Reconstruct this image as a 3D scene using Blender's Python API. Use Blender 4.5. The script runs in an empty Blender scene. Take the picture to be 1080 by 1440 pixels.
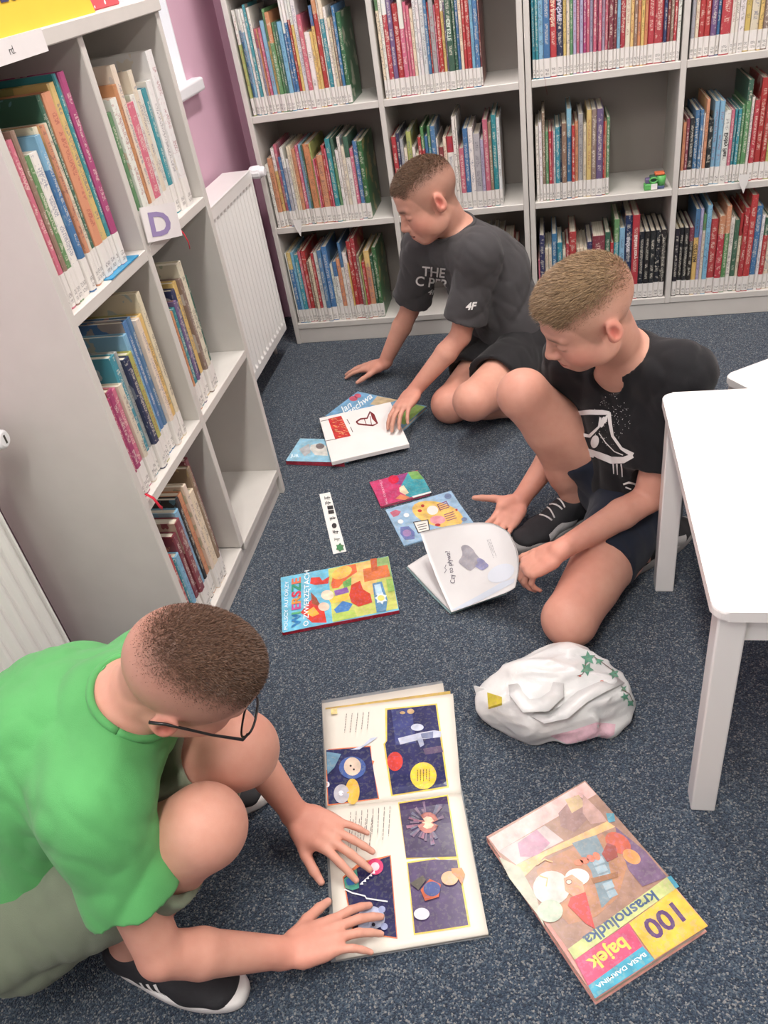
import bpy, bmesh, math, random
import numpy as np
from mathutils import Vector, Matrix
from mathutils.bvhtree import BVHTree

random.seed(7)
scene = bpy.context.scene
col = scene.collection

# ------------------------------------------------------------------ camera
CAM_R = np.array([[0.9779624, 0.1526013, -0.1424862],
                  [-0.0211071, -0.6067058, -0.7946462],
                  [-0.2077113, 0.7801416, -0.5901145]])      # rows: image right, image down, view direction
CAM_C = np.array([0.9979, -2.8750, 1.3184])
FPX = 1127.5                                                  # focal length in pixels of the 1080x1440 frame
cam_data = bpy.data.cameras.new('camera')
cam = bpy.data.objects.new('camera', cam_data)
col.objects.link(cam)
cam_data.sensor_fit = 'VERTICAL'
cam_data.sensor_height = 36.0
cam_data.lens = FPX / 1440.0 * 36.0
cam_data.clip_start = 0.02
m = Matrix(((CAM_R[0][0], -CAM_R[1][0], -CAM_R[2][0], CAM_C[0]),
            (CAM_R[0][1], -CAM_R[1][1], -CAM_R[2][1], CAM_C[1]),
            (CAM_R[0][2], -CAM_R[1][2], -CAM_R[2][2], CAM_C[2]),
            (0, 0, 0, 1)))
cam.matrix_world = m
scene.camera = cam

# ------------------------------------------------------------------ light
world = bpy.data.worlds.new('world')
scene.world = world
world.use_nodes = True
bg = world.node_tree.nodes['Background']
bg.inputs['Color'].default_value = (0.86, 0.92, 1.0, 1)
bg.inputs['Strength'].default_value = 0.8


def area(name, loc, target, sx, sy, power, color):
    d = bpy.data.lights.new(name, 'AREA')
    d.shape = 'RECTANGLE'; d.size = sx; d.size_y = sy
    d.energy = power; d.color = color
    o = bpy.data.objects.new(name, d); col.objects.link(o)
    o.location = loc
    o.rotation_euler = (Vector(target) - Vector(loc)).to_track_quat('-Z', 'Y').to_euler()
    return o


# fluorescent panels on the ceiling and daylight from the window behind the photographer
area('ceiling_lamp_light', (0.8, -0.72, 2.655), (0.8, -0.72, 0), 0.16, 1.25, 24, (1.0, 0.955, 0.90))
area('ceiling_lamp_light', (0.8, -3.0, 2.655), (0.8, -3.0, 0), 0.16, 1.25, 24, (1.0, 0.955, 0.90))
area('ceiling_lamp_light', (2.6, -1.8, 2.655), (2.6, -1.8, 0), 0.16, 1.25, 24, (1.0, 0.955, 0.90))
area('window_daylight', (-0.08, -3.3, 1.65), (1.4, -1.9, 0.4), 1.2, 1.3, 8, (0.93, 0.97, 1.0))
scene.view_settings.view_transform = 'Standard'
scene.view_settings.look = 'None'
scene.view_settings.gamma = 1.0
scene.view_settings.use_curve_mapping = False
scene.view_settings.exposure = 0.30

# ------------------------------------------------------------------ helpers


def px_ray(u, v):
    return CAM_R.T @ np.array([(u - 540) / FPX, (v - 720) / FPX, 1.0])


def on_floor(u, v, z=0.0):
    d = px_ray(u, v)
    return Vector(CAM_C + d * (z - CAM_C[2]) / d[2])


def srgb(r, g=None, b=None):
    if g is None:
        r, g, b = r
    f = lambda c: ((c / 255 + 0.055) / 1.055) ** 2.4 if c > 10 else c / 255 / 12.92
    return (f(r), f(g), f(b), 1.0)


class NT:
    """small node-tree builder"""
    def __init__(self, name):
        self.mat = bpy.data.materials.new(name)
        self.mat.use_nodes = True
        self.t = self.mat.node_tree
        self.b = self.t.nodes['Principled BSDF']

    def n(self, typ, **kw):
        nd = self.t.nodes.new(typ)
        for k, v in kw.items():
            setattr(nd, k, v)
        return nd

    def l(self, a, b):
        self.t.links.new(a, b)

    def val(self, sock, v):
        if hasattr(v, 'is_output') or isinstance(v, bpy.types.NodeSocket):
            self.l(v, sock)
        else:
            sock.default_value = v

    def math(self, op, a, b=0.0, c=None, clamp=False):
        nd = self.n('ShaderNodeMath', operation=op, use_clamp=clamp)
        self.val(nd.inputs[0], a); self.val(nd.inputs[1], b)
        if c is not None:
            self.val(nd.inputs[2], c)
        return nd.outputs[0]

    def mix(self, f, a, b, blend='MIX'):
        nd = self.n('ShaderNodeMix', data_type='RGBA', blend_type=blend)
        self.val(nd.inputs[0], f); self.val(nd.inputs[6], a); self.val(nd.inputs[7], b)
        return nd.outputs[2]

    def noise(self, vec, scale, detail=2.0, rough=0.5, dim='3D'):
        nd = self.n('ShaderNodeTexNoise', noise_dimensions=dim)
        if vec is not None:
            self.l(vec, nd.inputs['Vector'])
        nd.inputs['Scale'].default_value = scale
        nd.inputs['Detail'].default_value = detail
        nd.inputs['Roughness'].default_value = rough
        return nd.outputs['Fac']

    def ramp(self, f, stops, interp='LINEAR'):
        nd = self.n('ShaderNodeValToRGB')
        cr = nd.color_ramp
        cr.interpolation = interp
        while len(cr.elements) < len(stops):
            cr.elements.new(0.5)
        for e, (p, c) in zip(cr.elements, stops):
            e.position = p; e.color = c
        self.l(f, nd.inputs[0])
        return nd.outputs[0]

    def obj(self):
        return self.n('ShaderNodeTexCoord').outputs['Object']

    def bump(self, h, strength=0.3, dist=0.002):
        nd = self.n('ShaderNodeBump')
        nd.inputs['Strength'].default_value = strength
        nd.inputs['Distance'].default_value = dist
        self.l(h, nd.inputs['Height'])
        self.l(nd.outputs[0], self.b.inputs['Normal'])


def plain(name, rgb, rough=0.5, var=0.04, scale=30.0, bump=0.0, bdist=0.001, spec=0.5, coat=0.0):
    k = NT(name)
    c = srgb(rgb)
    fac = k.noise(k.obj(), scale, 3.0)
    lo = tuple(x * (1 - var) for x in c[:3]) + (1,)
    hi = tuple(min(1, x * (1 + var)) for x in c[:3]) + (1,)
    k.l(k.ramp(fac, [(0.3, lo), (0.7, hi)]), k.b.inputs['Base Color'])
    k.b.inputs['Roughness'].default_value = rough
    k.b.inputs['Specular IOR Level'].default_value = spec
    if coat:
        k.b.inputs['Coat Weight'].default_value = coat
        k.b.inputs['Coat Roughness'].default_value = 0.15
    if bump:
        k.bump(k.noise(k.obj(), scale * 8, 3.0), bump, bdist)
    return k.mat


def mesh_from(name, verts, faces, mat=None, smooth=False):
    me = bpy.data.meshes.new(name)
    me.from_pydata([tuple(v) for v in verts], [], [tuple(f) for f in faces])
    me.update()
    if smooth:
        me.polygons.foreach_set('use_smooth', [True] * len(me.polygons))
    if mat:
        me.materials.append(mat)
    return me


def link(name, me, parent=None, loc=(0, 0, 0), rot=None):
    o = bpy.data.objects.new(name, me)
    col.objects.link(o)
    o.location = loc
    if rot is not None:
        o.rotation_euler = rot
    if parent is not None:
        o.parent = parent
    return o


def tag(o, label=None, cat=None, group=None, kind=None):
    if label: o['label'] = label
    if cat: o['category'] = cat
    if group: o['group'] = group
    if kind: o['kind'] = kind
    return o


def empty(name, loc=(0, 0, 0), rz=0.0):
    o = bpy.data.objects.new(name, None)
    col.objects.link(o)
    o.empty_display_size = 0.05
    o.location = loc
    o.rotation_euler = (0, 0, rz)
    return o


def bm_box(bm, x0, x1, y0, y1, z0, z1):
    vs = [bm.verts.new(p) for p in ((x0, y0, z0), (x1, y0, z0), (x1, y1, z0), (x0, y1, z0),
                                    (x0, y0, z1), (x1, y0, z1), (x1, y1, z1), (x0, y1, z1))]
    for f in ((0, 3, 2, 1), (4, 5, 6, 7), (0, 1, 5, 4), (1, 2, 6, 5), (2, 3, 7, 6), (3, 0, 4, 7)):
        bm.faces.new([vs[i] for i in f])
    return vs


def bm_done(bm, name, mat, smooth=False, bevel=0.0, seg=2):
    if bevel:
        bmesh.ops.bevel(bm, geom=bm.edges[:] , offset=bevel, segments=seg, profile=0.5, affect='EDGES')
    bmesh.ops.recalc_face_normals(bm, faces=bm.faces[:])
    me = bpy.data.meshes.new(name)
    bm.to_mesh(me); bm.free()
    if smooth:
        me.polygons.foreach_set('use_smooth', [True] * len(me.polygons))
    if mat:
        me.materials.append(mat)
    return me


def box(name, x0, x1, y0, y1, z0, z1, mat, parent=None, bevel=0.0015, loc=(0, 0, 0), seg=1):
    bm = bmesh.new()
    bm_box(bm, x0, x1, y0, y1, z0, z1)
    return link(name, bm_done(bm, name, mat, bevel=bevel, seg=seg), parent, loc)


def bm_tube(bm, pts, r, n=8, cap=True):
    """round tube along a polyline; r number or list"""
    pts = [Vector(p) for p in pts]
    rs = r if isinstance(r, (list, tuple)) else [r] * len(pts)
    rings = []
    prev = None
    for i, p in enumerate(pts):
        t = (pts[min(i + 1, len(pts) - 1)] - pts[max(i - 1, 0)]).normalized()
        if prev is None:
            u = t.orthogonal().normalized()
        else:
            u = (prev - t * prev.dot(t)).normalized()
        prev = u
        v = t.cross(u)
        rings.append([bm.verts.new(p + (u * math.cos(a) + v * math.sin(a)) * rs[i])
                      for a in [2 * math.pi * k / n for k in range(n)]])
    for a, b in zip(rings, rings[1:]):
        for k in range(n):
            bm.faces.new((a[k], a[(k + 1) % n], b[(k + 1) % n], b[k]))
    if cap:
        bm.faces.new(rings[0][::-1]); bm.faces.new(rings[-1])


def tube(name, pts, r, mat, parent=None, n=8):
    bm = bmesh.new()
    bm_tube(bm, pts, r, n)
    return link(name, bm_done(bm, name, mat, smooth=True), parent)


def flat_text(s, size=1.0, font=None, align='CENTER', offset=0.0, shear=0.0, space=1.0):
    """letters as a flat mesh: (verts Nx2 list, faces)"""
    cu = bpy.data.curves.new('letters', 'FONT')
    cu.body = s; cu.size = size; cu.align_x = align; cu.align_y = 'CENTER'
    cu.offset = offset; cu.shear = shear; cu.space_character = space
    cu.resolution_u = 3
    ob = bpy.data.objects.new('letters', cu)
    col.objects.link(ob)
    dg = bpy.context.evaluated_depsgraph_get()
    me = bpy.data.meshes.new_from_object(ob.evaluated_get(dg))
    vs = [(v.co.x, v.co.y) for v in me.vertices]
    fs = [tuple(p.vertices) for p in me.polygons]
    bpy.data.objects.remove(ob); bpy.data.curves.remove(cu); bpy.data.meshes.remove(me)
    return vs, fs


# ------------------------------------------------------------------ materials of the room
def carpet_material():
    k = NT('carpet')
    co = k.obj()
    v = k.n('ShaderNodeTexVoronoi'); v.inputs['Scale'].default_value = 400
    k.l(co, v.inputs['Vector'])
    sep = k.n('ShaderNodeSeparateColor'); k.l(v.outputs['Color'], sep.inputs[0])
    base = k.ramp(sep.outputs[0], [(0.0, srgb(34, 46, 61)), (0.35, srgb(50, 66, 86)), (0.62, srgb(72, 91, 111)),
                                   (0.80, srgb(100, 117, 131)), (0.93, srgb(152, 157, 160)), (1.0, srgb(184, 182, 176))])
    n2 = k.noise(co, 620, 2.0)
    base = k.mix(k.math('MULTIPLY', n2, 0.55), base, srgb(36, 44, 56))
    big = k.noise(co, 3.0, 3.0)
    base = k.mix(k.math('MULTIPLY', big, 0.25), base, srgb(58, 68, 84))
    k.l(base, k.b.inputs['Base Color'])
    k.b.inputs['Roughness'].default_value = 0.95
    k.b.inputs['Specular IOR Level'].default_value = 0.15
    k.b.inputs['Sheen Weight'].default_value = 0.15
    h = k.math('ADD', k.math('MULTIPLY', v.outputs['Distance'], -1.0), k.math('MULTIPLY', n2, 0.6))
    k.bump(h, 0.9, 0.004)
    return k.mat


MAT_CARPET = carpet_material()
MAT_PINK = plain('pink_wall_paint', (214, 174, 194), 0.75, 0.03, 6, 0.15, 0.0006)
MAT_WHITE_WALL = plain('white_wall_paint', (196, 192, 184), 0.8, 0.02, 6, 0.1, 0.0006)
MAT_CEIL = plain('ceiling_paint', (238, 237, 233), 0.85, 0.02, 5)
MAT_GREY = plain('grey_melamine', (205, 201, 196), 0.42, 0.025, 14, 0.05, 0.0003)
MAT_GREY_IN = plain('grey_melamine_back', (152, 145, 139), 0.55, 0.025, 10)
MAT_RAD = plain('white_enamel', (236, 234, 232), 0.32, 0.015, 10, coat=0.2)
MAT_TABLE = plain('white_lacquer', (240, 238, 235), 0.30, 0.012, 8, coat=0.15)
MAT_WINFRAME = plain('white_pvc', (236, 236, 240), 0.35, 0.01, 8)
MAT_LAMP = NT('lamp_diffuser')
MAT_LAMP.b.inputs['Emission Color'].default_value = (1, 0.96, 0.9, 1)
MAT_LAMP.b.inputs['Emission Strength'].default_value = 14.0
MAT_LAMP = MAT_LAMP.mat
kk = NT('window_glass')
kk.b.inputs['Transmission Weight'].default_value = 1.0
kk.b.inputs['Roughness'].default_value = 0.0
kk.b.inputs['IOR'].default_value = 1.01
kk.l(kk.ramp(kk.noise(kk.obj(), 3), [(0, (.97, .99, 1, 1)), (1, (1, 1, 1, 1))]), kk.b.inputs['Base Color'])
MAT_GLASS = kk.mat

# ------------------------------------------------------------------ room shell
XW, YW = -0.125, 0.285          # left wall and back wall planes
X1, Y1, ZC = 3.6, -4.6, 2.70


def structure(o, label, cat=None):
    tag(o, label, cat, kind='structure')
    return o


structure(box('floor', XW - .1, X1 + .1, Y1 - .1, YW + .1, -0.06, 0.0, MAT_CARPET, bevel=0), 'dark blue speckled loop-pile carpet covering the library floor', 'floor')
structure(box('ceiling', XW - .1, X1 + .1, Y1 - .1, YW + .1, ZC, ZC + 0.06, MAT_CEIL, bevel=0), 'plain white ceiling above the library room', 'ceiling')
structure(box('wall_back', XW - .1, X1 + .1, YW, YW + 0.1, 0, ZC, MAT_PINK, bevel=0), 'pink painted wall behind the long grey bookcase', 'wall')
structure(box('wall_right', X1, X1 + 0.1, Y1, YW, 0, ZC, MAT_WHITE_WALL, bevel=0), 'white painted wall on the side beyond the table', 'wall')
structure(box('wall_front', XW - .1, X1 + .1, Y1 - 0.1, Y1, 0, ZC, MAT_WHITE_WALL, bevel=0), 'white painted wall behind the photographer', 'wall')
# left wall with two window openings
WINS = [(-1.45, -0.13), (-3.95, -2.65)]
SILL_Z, WIN_TOP = 0.985, 2.35
bm = bmesh.new()
ys = [Y1, WINS[1][0], WINS[1][1], WINS[0][0], WINS[0][1], YW]
bm_box(bm, XW - .22, XW, Y1, YW, 0, SILL_Z)
bm_box(bm, XW - .22, XW, Y1, YW, WIN_TOP, ZC)
for a, b in ((ys[0], ys[1]), (ys[2], ys[3]), (ys[4], ys[5])):
    bm_box(bm, XW - .22, XW, a, b, SILL_Z, WIN_TOP)
structure(link('wall_left', bm_done(bm, 'wall_left', MAT_PINK)), 'pink painted wall with windows above the radiators', 'wall')
for i, (a, b) in enumerate(WINS):
    w = empty('window_%d' % (i + 1), (XW - .14, (a + b) / 2, SILL_Z))
    structure(w, ['white framed window above the far radiator', 'white framed window beside the near radiator'][i], 'window')
    hw = (b - a) / 2
    H = WIN_TOP - SILL_Z
    for nm, bx in (('window_frame', (-.03, .03, -hw, -hw + .07, 0, H)), ('window_frame', (-.03, .03, hw - .07, hw, 0, H)),
                   ('window_frame', (-.03, .03, -hw + .07, hw - .07, 0, .07)), ('window_frame', (-.03, .03, -hw + .07, hw - .07, H - .07, H)),
                   ('mullion', (-.028, .028, -.04, .04, .07, H - .07))):
        box(nm, *bx, MAT_WINFRAME, w, 0.003)
    for s in (-1, 1):
        y0, y1 = (-hw + .07, -.04) if s < 0 else (.04, hw - .07)
        box('pane', -.004, .004, y0, y1, .07, H - .07, MAT_GLASS, w, 0)
    box('reveal', .03, .14, hw - .006, hw, 0.0, H, MAT_WINFRAME, w, 0)
    # sill board with a rounded nose
    sl = box('window_sill', .03, .14 + .035, -hw - .06, hw + .06, -.034, .006, MAT_WINFRAME, w, 0.008, seg=3)

for i, (x, y) in enumerate(((0.8, -0.72), (0.8, -3.0), (2.6, -1.8))):
    e = empty('ceiling_lamp', (x, y, ZC - .02))
    tag(e, ['long fluorescent ceiling lamp above the back bookcase', 'long fluorescent ceiling lamp above the photographer', 'long fluorescent ceiling lamp above the white table'][i], 'lamp', 'ceiling light panels')
    box('housing', -.11, .11, -.66, .66, 0, .02, MAT_WINFRAME, e, 0.002)
    box('diffuser', -.085, .085, -.63, .63, -.022, 0, MAT_LAMP, e, 0)


# ------------------------------------------------------------------ bookcases
def back_unit(name, x0, xm, x1, label, hooks):
    root = empty(name, (x0, 0, 0))
    tag(root, label, 'bookcase', 'grey bookcases along the back wall')
    t, D, H = 0.018, 0.275, 1.62
    W = x1 - x0; mx = xm - x0
    box('side_panel', 0, t, 0, D, 0, H, MAT_GREY, root)
    box('side_panel', W - t, W, 0, D, 0, H, MAT_GREY, root)
    box('divider', mx - t / 2, mx + t / 2, 0.001, D - .004, .062, H - t, MAT_GREY, root)
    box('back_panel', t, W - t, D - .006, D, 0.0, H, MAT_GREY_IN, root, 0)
    box('plinth', t, W - t, .006, .024, 0, .060, MAT_GREY, root)
    for z in SHELF_Z:
        for a, b in ((t, mx - t / 2), (mx + t / 2, W - t)):
            box('shelf', a, b, 0.002, D - .006, z - .022, z, MAT_GREY, root)
    box('top_board', t, W - t, 0, D, H - t, H, MAT_GREY, root)
    return root


SHELF_Z = (0.084, 0.4614, 0.8402, 1.2185)
BX = (0.0, 0.4683, 0.936, 1.4134, 1.882)
back_unit('bookcase', BX[0], BX[1], BX[2] - .0015, 'grey open bookcase at back wall, beside the radiator, behind the person in grey', None)
back_unit('bookcase', BX[2] + .0015, BX[3], BX[4], 'grey open bookcase at back wall, behind the person in black, away from radiator', None)

LX, LYF, LYM, LYN = 0.2135, -1.0093, -1.3724, -1.7188       # left case: front plane, far end, divider, near end
LZ = (0.0844, 0.4657, 0.8587, 1.2294)
LD = 0.318
left = empty('bookcase', (LX, LYF, 0))
tag(left, 'lower grey two-column bookcase between two radiators, holding large picture books', 'bookcase')
t = 0.02
LN = LYN - LYF; LM = LYM - LYF
box('side_panel', -LD, 0, -t, 0, 0, LZ[3], MAT_GREY, left)
box('side_panel', -LD, 0, LN, LN + t, 0, LZ[3], MAT_GREY, left)
box('divider', -LD + .006, -.002, LM - t / 2, LM + t / 2, LZ[0], LZ[3], MAT_GREY, left)
box('top_board', -LD - .005, .006, LN - .004, .004, LZ[3], LZ[3] + .026, MAT_GREY, left, 0.002)
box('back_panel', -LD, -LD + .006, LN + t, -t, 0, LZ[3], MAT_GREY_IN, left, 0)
box('plinth', -.03, -.012, LN + t, -t, 0, LZ[0] - .022, MAT_GREY, left)
for z in LZ[:3]:
    for a, b in ((LN + t, LM - t / 2), (LM + t / 2, -t)):
        box('shelf', -LD + .006, -.002, a, b, z - .022, z, MAT_GREY, left)
# camlock cover caps inside the top compartments
kcap = plain('dark_plastic', (62, 56, 52), 0.6)
for yy in (LM - .10, LM + .24):
    bm = bmesh.new()
    bmesh.ops.create_cone(bm, cap_ends=True, segments=14, radius1=.010, radius2=.010, depth=.004,
                          matrix=Matrix.Translation((-LD + .009, yy, LZ[3] - .05)) @ Matrix.Rotation(math.pi / 2, 4, 'Y'))
    link('screw_cover', bm_done(bm, 'screw_cover', kcap), left)


# ------------------------------------------------------------------ radiators
def radiator(y_far, length, z0, z1, label, knob_mark, reach=0.0):
    root = empty('radiator', (-.05, y_far, 0))
    tag(root, label, 'radiator', 'white panel radiators on the window wall')
    xf = 0.05                                    # front plane
    n = int(length / 0.0333)
    pitch = length / n
    # pressed front sheet: flat rims above and below, vertical convex ribs between
    prof = []
    for i in range(n):
        b = -i * pitch
        for f, d in ((0.0, -.009), (.12, -.0082), (.25, -.0045), (.38, -.0008), (.5, 0.0), (.62, -.0008), (.75, -.0045), (.88, -.0082)):
            prof.append((b - f * pitch, d))
    prof.append((-length, -.009))
    rows = [(z0, 0), (z0 + .028, 0), (z0 + .040, 1), (z1 - .046, 1), (z1 - .034, 0), (z1, 0)]
    vs, fs = [], []
    for z, k in rows:
        for (y, d) in prof:
            vs.append((xf + (d if k else 0.0), y, z))
    m_ = len(prof)
    for r in range(len(rows) - 1):
        for j in range(m_ - 1):
            fs.append((r * m_ + j, r * m_ + j + 1, (r + 1) * m_ + j + 1, (r + 1) * m_ + j))
    # wrap to the back so that the sheet has thickness
    nb = len(vs)
    for z, k in rows:
        for (y, d) in prof:
            vs.append((xf - .022, y, z))
    for r in range(len(rows) - 1):
        for j in range(m_ - 1):
            fs.append((nb + r * m_ + j + 1, nb + r * m_ + j, nb + (r + 1) * m_ + j, nb + (r + 1) * m_ + j + 1))
    last = len(rows) - 1
    for j in range(m_ - 1):
        fs.append((j + 1, j, nb + j, nb + j + 1))
        fs.append((last * m_ + j, last * m_ + j + 1, nb + last * m_ + j + 1, nb + last * m_ + j))
    for r in range(last):
        fs.append((r * m_, (r + 1) * m_, nb + (r + 1) * m_, nb + r * m_))
        e = m_ - 1
        fs.append(((r + 1) * m_ + e, r * m_ + e, nb + r * m_ + e, nb + (r + 1) * m_ + e))
    link('front_panel', mesh_from('front_panel', vs, fs, MAT_RAD), root)
    # rear panel, side covers, top grille with slots
    box('rear_panel', -.045, -.03, -length + .01, -.01, z0 + .01, z1 - .01, MAT_RAD, root)
    box('side_cover', -.05, xf + .001, -.003, .002, z0 + .004, z1, MAT_RAD, root)
    box('side_cover', -.05, xf + .001, -length - .002, -length + .003, z0 + .004, z1, MAT_RAD, root)
    box('top_grille', -.05, xf + .001, -length + .003, -.003, z1 - .002, z1 + .004, MAT_RAD, root)
    ns = int(length / .03)
    fin = box('convector_fins', -.028, xf - .024, -length + .02, -.02, z0 + .03, z1 - .03, MAT_GREY_IN, root, 0)
    # thermostatic valve at the far top corner
    ky, kz = (.045, z1 + .004) if knob_mark else (.022, z1 - .012)      # head points into the room
    vb = tube('valve', [(.0, -.02, kz - .02), (.012, ky * .5, kz), (.02, ky, kz), (.046, ky, kz)], .009, MAT_METAL, root, 12)
    bm = bmesh.new()
    prof2 = [(.0, .015), (.004, .019), (.016, .0205), (.036, .0205), (.040, .018), (.052, .017), (.056, .013)]
    nseg = 24
    rings = []
    for (yy, rr) in prof2:
        rings.append([bm.verts.new((.040 + yy, ky + math.cos(a) * (rr + (.0012 if (kx % 2 == 0 and .012 < yy < .04) else 0)), kz + math.sin(a) * (rr + (.0012 if (kx % 2 == 0 and .012 < yy < .04) else 0))))
                      for kx, a in enumerate([2 * math.pi * q / nseg for q in range(nseg)])])
    for a, b in zip(rings, rings[1:]):
        for q in range(nseg):
            bm.faces.new((a[q], a[(q + 1) % nseg], b[(q + 1) % nseg], b[q]))
    bm.faces.new(rings[0]); bm.faces.new(rings[-1])
    kn = link('thermostat_knob', bm_done(bm, 'thermostat_knob', MAT_WINFRAME, smooth=False), root)
    if knob_mark:
        box('mark', .0955, .0968, ky - .002, ky + .002, kz - .008, kz + .008, kcap, kn, 0)
    # pipe down to the floor and wall bracket
    tube('pipe', [(-.02, -.02 if not knob_mark else .01, z1 - .06), (-.02, .012, z0 - .02), (-.02, .012, 0.0)], .0075, MAT_RAD, root, 10)
    tube('pipe', [(-.01, -length + .03, z0 + .05), (-.01, -length + .03, 0.0)], .0075, MAT_RAD, root, 10)
    box('bracket', -.0725, -.045, -length * .3, -length * .3 + .03, z0 + .05, z1 - .1, MAT_METAL, root)
    box('bracket', -.0725, -.045, -length * .75, -length * .75 + .03, z0 + .05, z1 - .1, MAT_METAL, root)
    return root


MAT_METAL = plain('brushed_metal', (176, 174, 172), 0.35, 0.03, 40)
radiator(-.085, 0.86, .105, .690, 'white ribbed panel radiator between the two bookcases, under the far window', False)
radiator(-1.832, 1.10, .118, .672, 'white ribbed panel radiator at the picture edge, beside the person in green', True, .018)


# ------------------------------------------------------------------ white table and stool
def table(name, loc, rz, w, d, h, leg, label, cat):
    root = empty(name, loc, rz)
    tag(root, label, cat)
    th = .019
    # top with rounded corners
    rc = .022
    pts = []
    for cx, cy, a0 in ((w - rc, rc, -90), (w - rc, d - rc, 0), (rc, d - rc, 90), (rc, rc, 180)):
        for k in range(7):
            a = math.radians(a0 + 15 * k)
            pts.append((cx + rc * math.cos(a), cy + rc * math.sin(a)))
    bm = bmesh.new()
    lo = [bm.verts.new((x, y, h - th)) for x, y in pts]
    hi = [bm.verts.new((x, y, h)) for x, y in pts]
    bm.faces.new(lo[::-1]); top = bm.faces.new(hi)
    N = len(pts)
    for k in range(N):
        bm.faces.new((lo[k], lo[(k + 1) % N], hi[(k + 1) % N], hi[k]))
    bmesh.ops.bevel(bm, geom=[e for e in bm.edges if abs(e.verts[0].co.z - e.verts[1].co.z) < 1e-6], offset=.004, segments=2, profile=.5, affect='EDGES')
    link('table_top', bm_done(bm, 'table_top', MAT_TABLE), root)
    i = .010
    for x in (i, w - i - leg):
        for y in (i, d - i - leg):
            box('leg', x, x + leg, y, y + leg, 0, h - th, MAT_TABLE, root, .003, seg=2)
    a = .055
    box('apron', i + leg, w - i - leg, i + .008, i + .024, h - th - a, h - th, MAT_TABLE, root)
    box('apron', i + leg, w - i - leg, d - i - .024, d - i - .008, h - th - a, h - th, MAT_TABLE, root)
    box('apron', i + .008, i + .024, i + leg, d - i - leg, h - th - a, h - th, MAT_TABLE, root)
    box('apron', w - i - .024, w - i - .008, i + leg, d - i - leg, h - th - a, h - th, MAT_TABLE, root)
    return root


table('play_table', (1.210, -2.026, 0), 0, 0.78, 0.618, 0.490, .040, 'low white square-legged table at the right edge, nearest the camera', 'table')
table('stool', (1.412, -1.000, 0), math.radians(-58), 0.34, 0.34, 0.30, .032, 'low white square stool partly hidden behind the white table', 'stool')
# ------------------------------------------------------------------ books on the shelves
def attr(k, name, out='Fac'):
    nd = k.n('ShaderNodeAttribute', attribute_type='OBJECT', attribute_name=name)
    return nd.outputs[out]


def book_material():
    """printed cover: two cover colours, a lettered spine, mottled cover art; all read from the book's own properties"""
    k = NT('printed_cover')
    co = k.obj()
    sp = k.n('ShaderNodeSeparateXYZ'); k.l(co, sp.inputs[0])
    x, y, z = sp.outputs
    c1 = attr(k, 'c1', 'Color'); c2 = attr(k, 'c2', 'Color')
    band = attr(k, 'band'); seed = attr(k, 'seed'); bt = attr(k, 'thick'); bh = attr(k, 'tall'); ink = attr(k, 'ink', 'Color')
    top = k.math('GREATER_THAN', z, k.math('MULTIPLY', band, bh))
    base = k.mix(top, c1, c2)
    # cover art on the large faces
    cm = k.n('ShaderNodeCombineXYZ')
    k.l(k.math('ADD', x, k.math('MULTIPLY', seed, 7.31)), cm.inputs[0]); k.l(y, cm.inputs[1]); k.l(z, cm.inputs[2])
    art = k.noise(cm.outputs[0], 16.0, 3.0)
    artm = k.math('GREATER_THAN', art, 0.56)
    onspine = k.math('LESS_THAN', y, 0.0035)
    base2 = k.mix(k.math('MULTIPLY', artm, 0.45), base, c2)
    base = k.mix(onspine, base2, base)
    # small dots / motifs on some spines
    mott = k.noise(cm.outputs[0], 130.0, 2.0)
    base = k.mix(k.math('MULTIPLY', k.math('GREATER_THAN', mott, 0.62), k.math('MULTIPLY', onspine, k.math('MULTIPLY', k.math('FRACT', k.math('MULTIPLY', seed, 3.7)), 0.55))), base, ink)
    # lettering along the spine
    cl = k.n('ShaderNodeCombineXYZ')
    k.l(k.math('MULTIPLY', x, 0.35), cl.inputs[0]); k.l(k.math('MULTIPLY', seed, 9.17), cl.inputs[1]); k.l(z, cl.inputs[2])
    letters = k.noise(cl.outputs[0], 560.0, 1.0)
    words = k.noise(cl.outputs[0], 42.0, 0.0)
    lm = k.math('MULTIPLY', k.math('GREATER_THAN', letters, 0.5), k.math('GREATER_THAN', words, 0.42))
    inx = k.math('LESS_THAN', k.math('ABSOLUTE', x), k.math('MULTIPLY', bt, 0.24))
    inz = k.math('MULTIPLY', k.math('GREATER_THAN', z, k.math('MULTIPLY', bh, 0.30)), k.math('LESS_THAN', z, k.math('MULTIPLY', bh, 0.90)))
    lm = k.math('MULTIPLY', k.math('MULTIPLY', lm, inx), k.math('MULTIPLY', inz, onspine))
    base = k.mix(k.math('MULTIPLY', lm, 0.50), base, ink)
    k.l(base, k.b.inputs['Base Color'])
    k.b.inputs['Roughness'].default_value = 0.33
    k.b.inputs['Coat Weight'].default_value = 0.15
    k.b.inputs['Coat Roughness'].default_value = 0.2
    return k.mat


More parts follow.
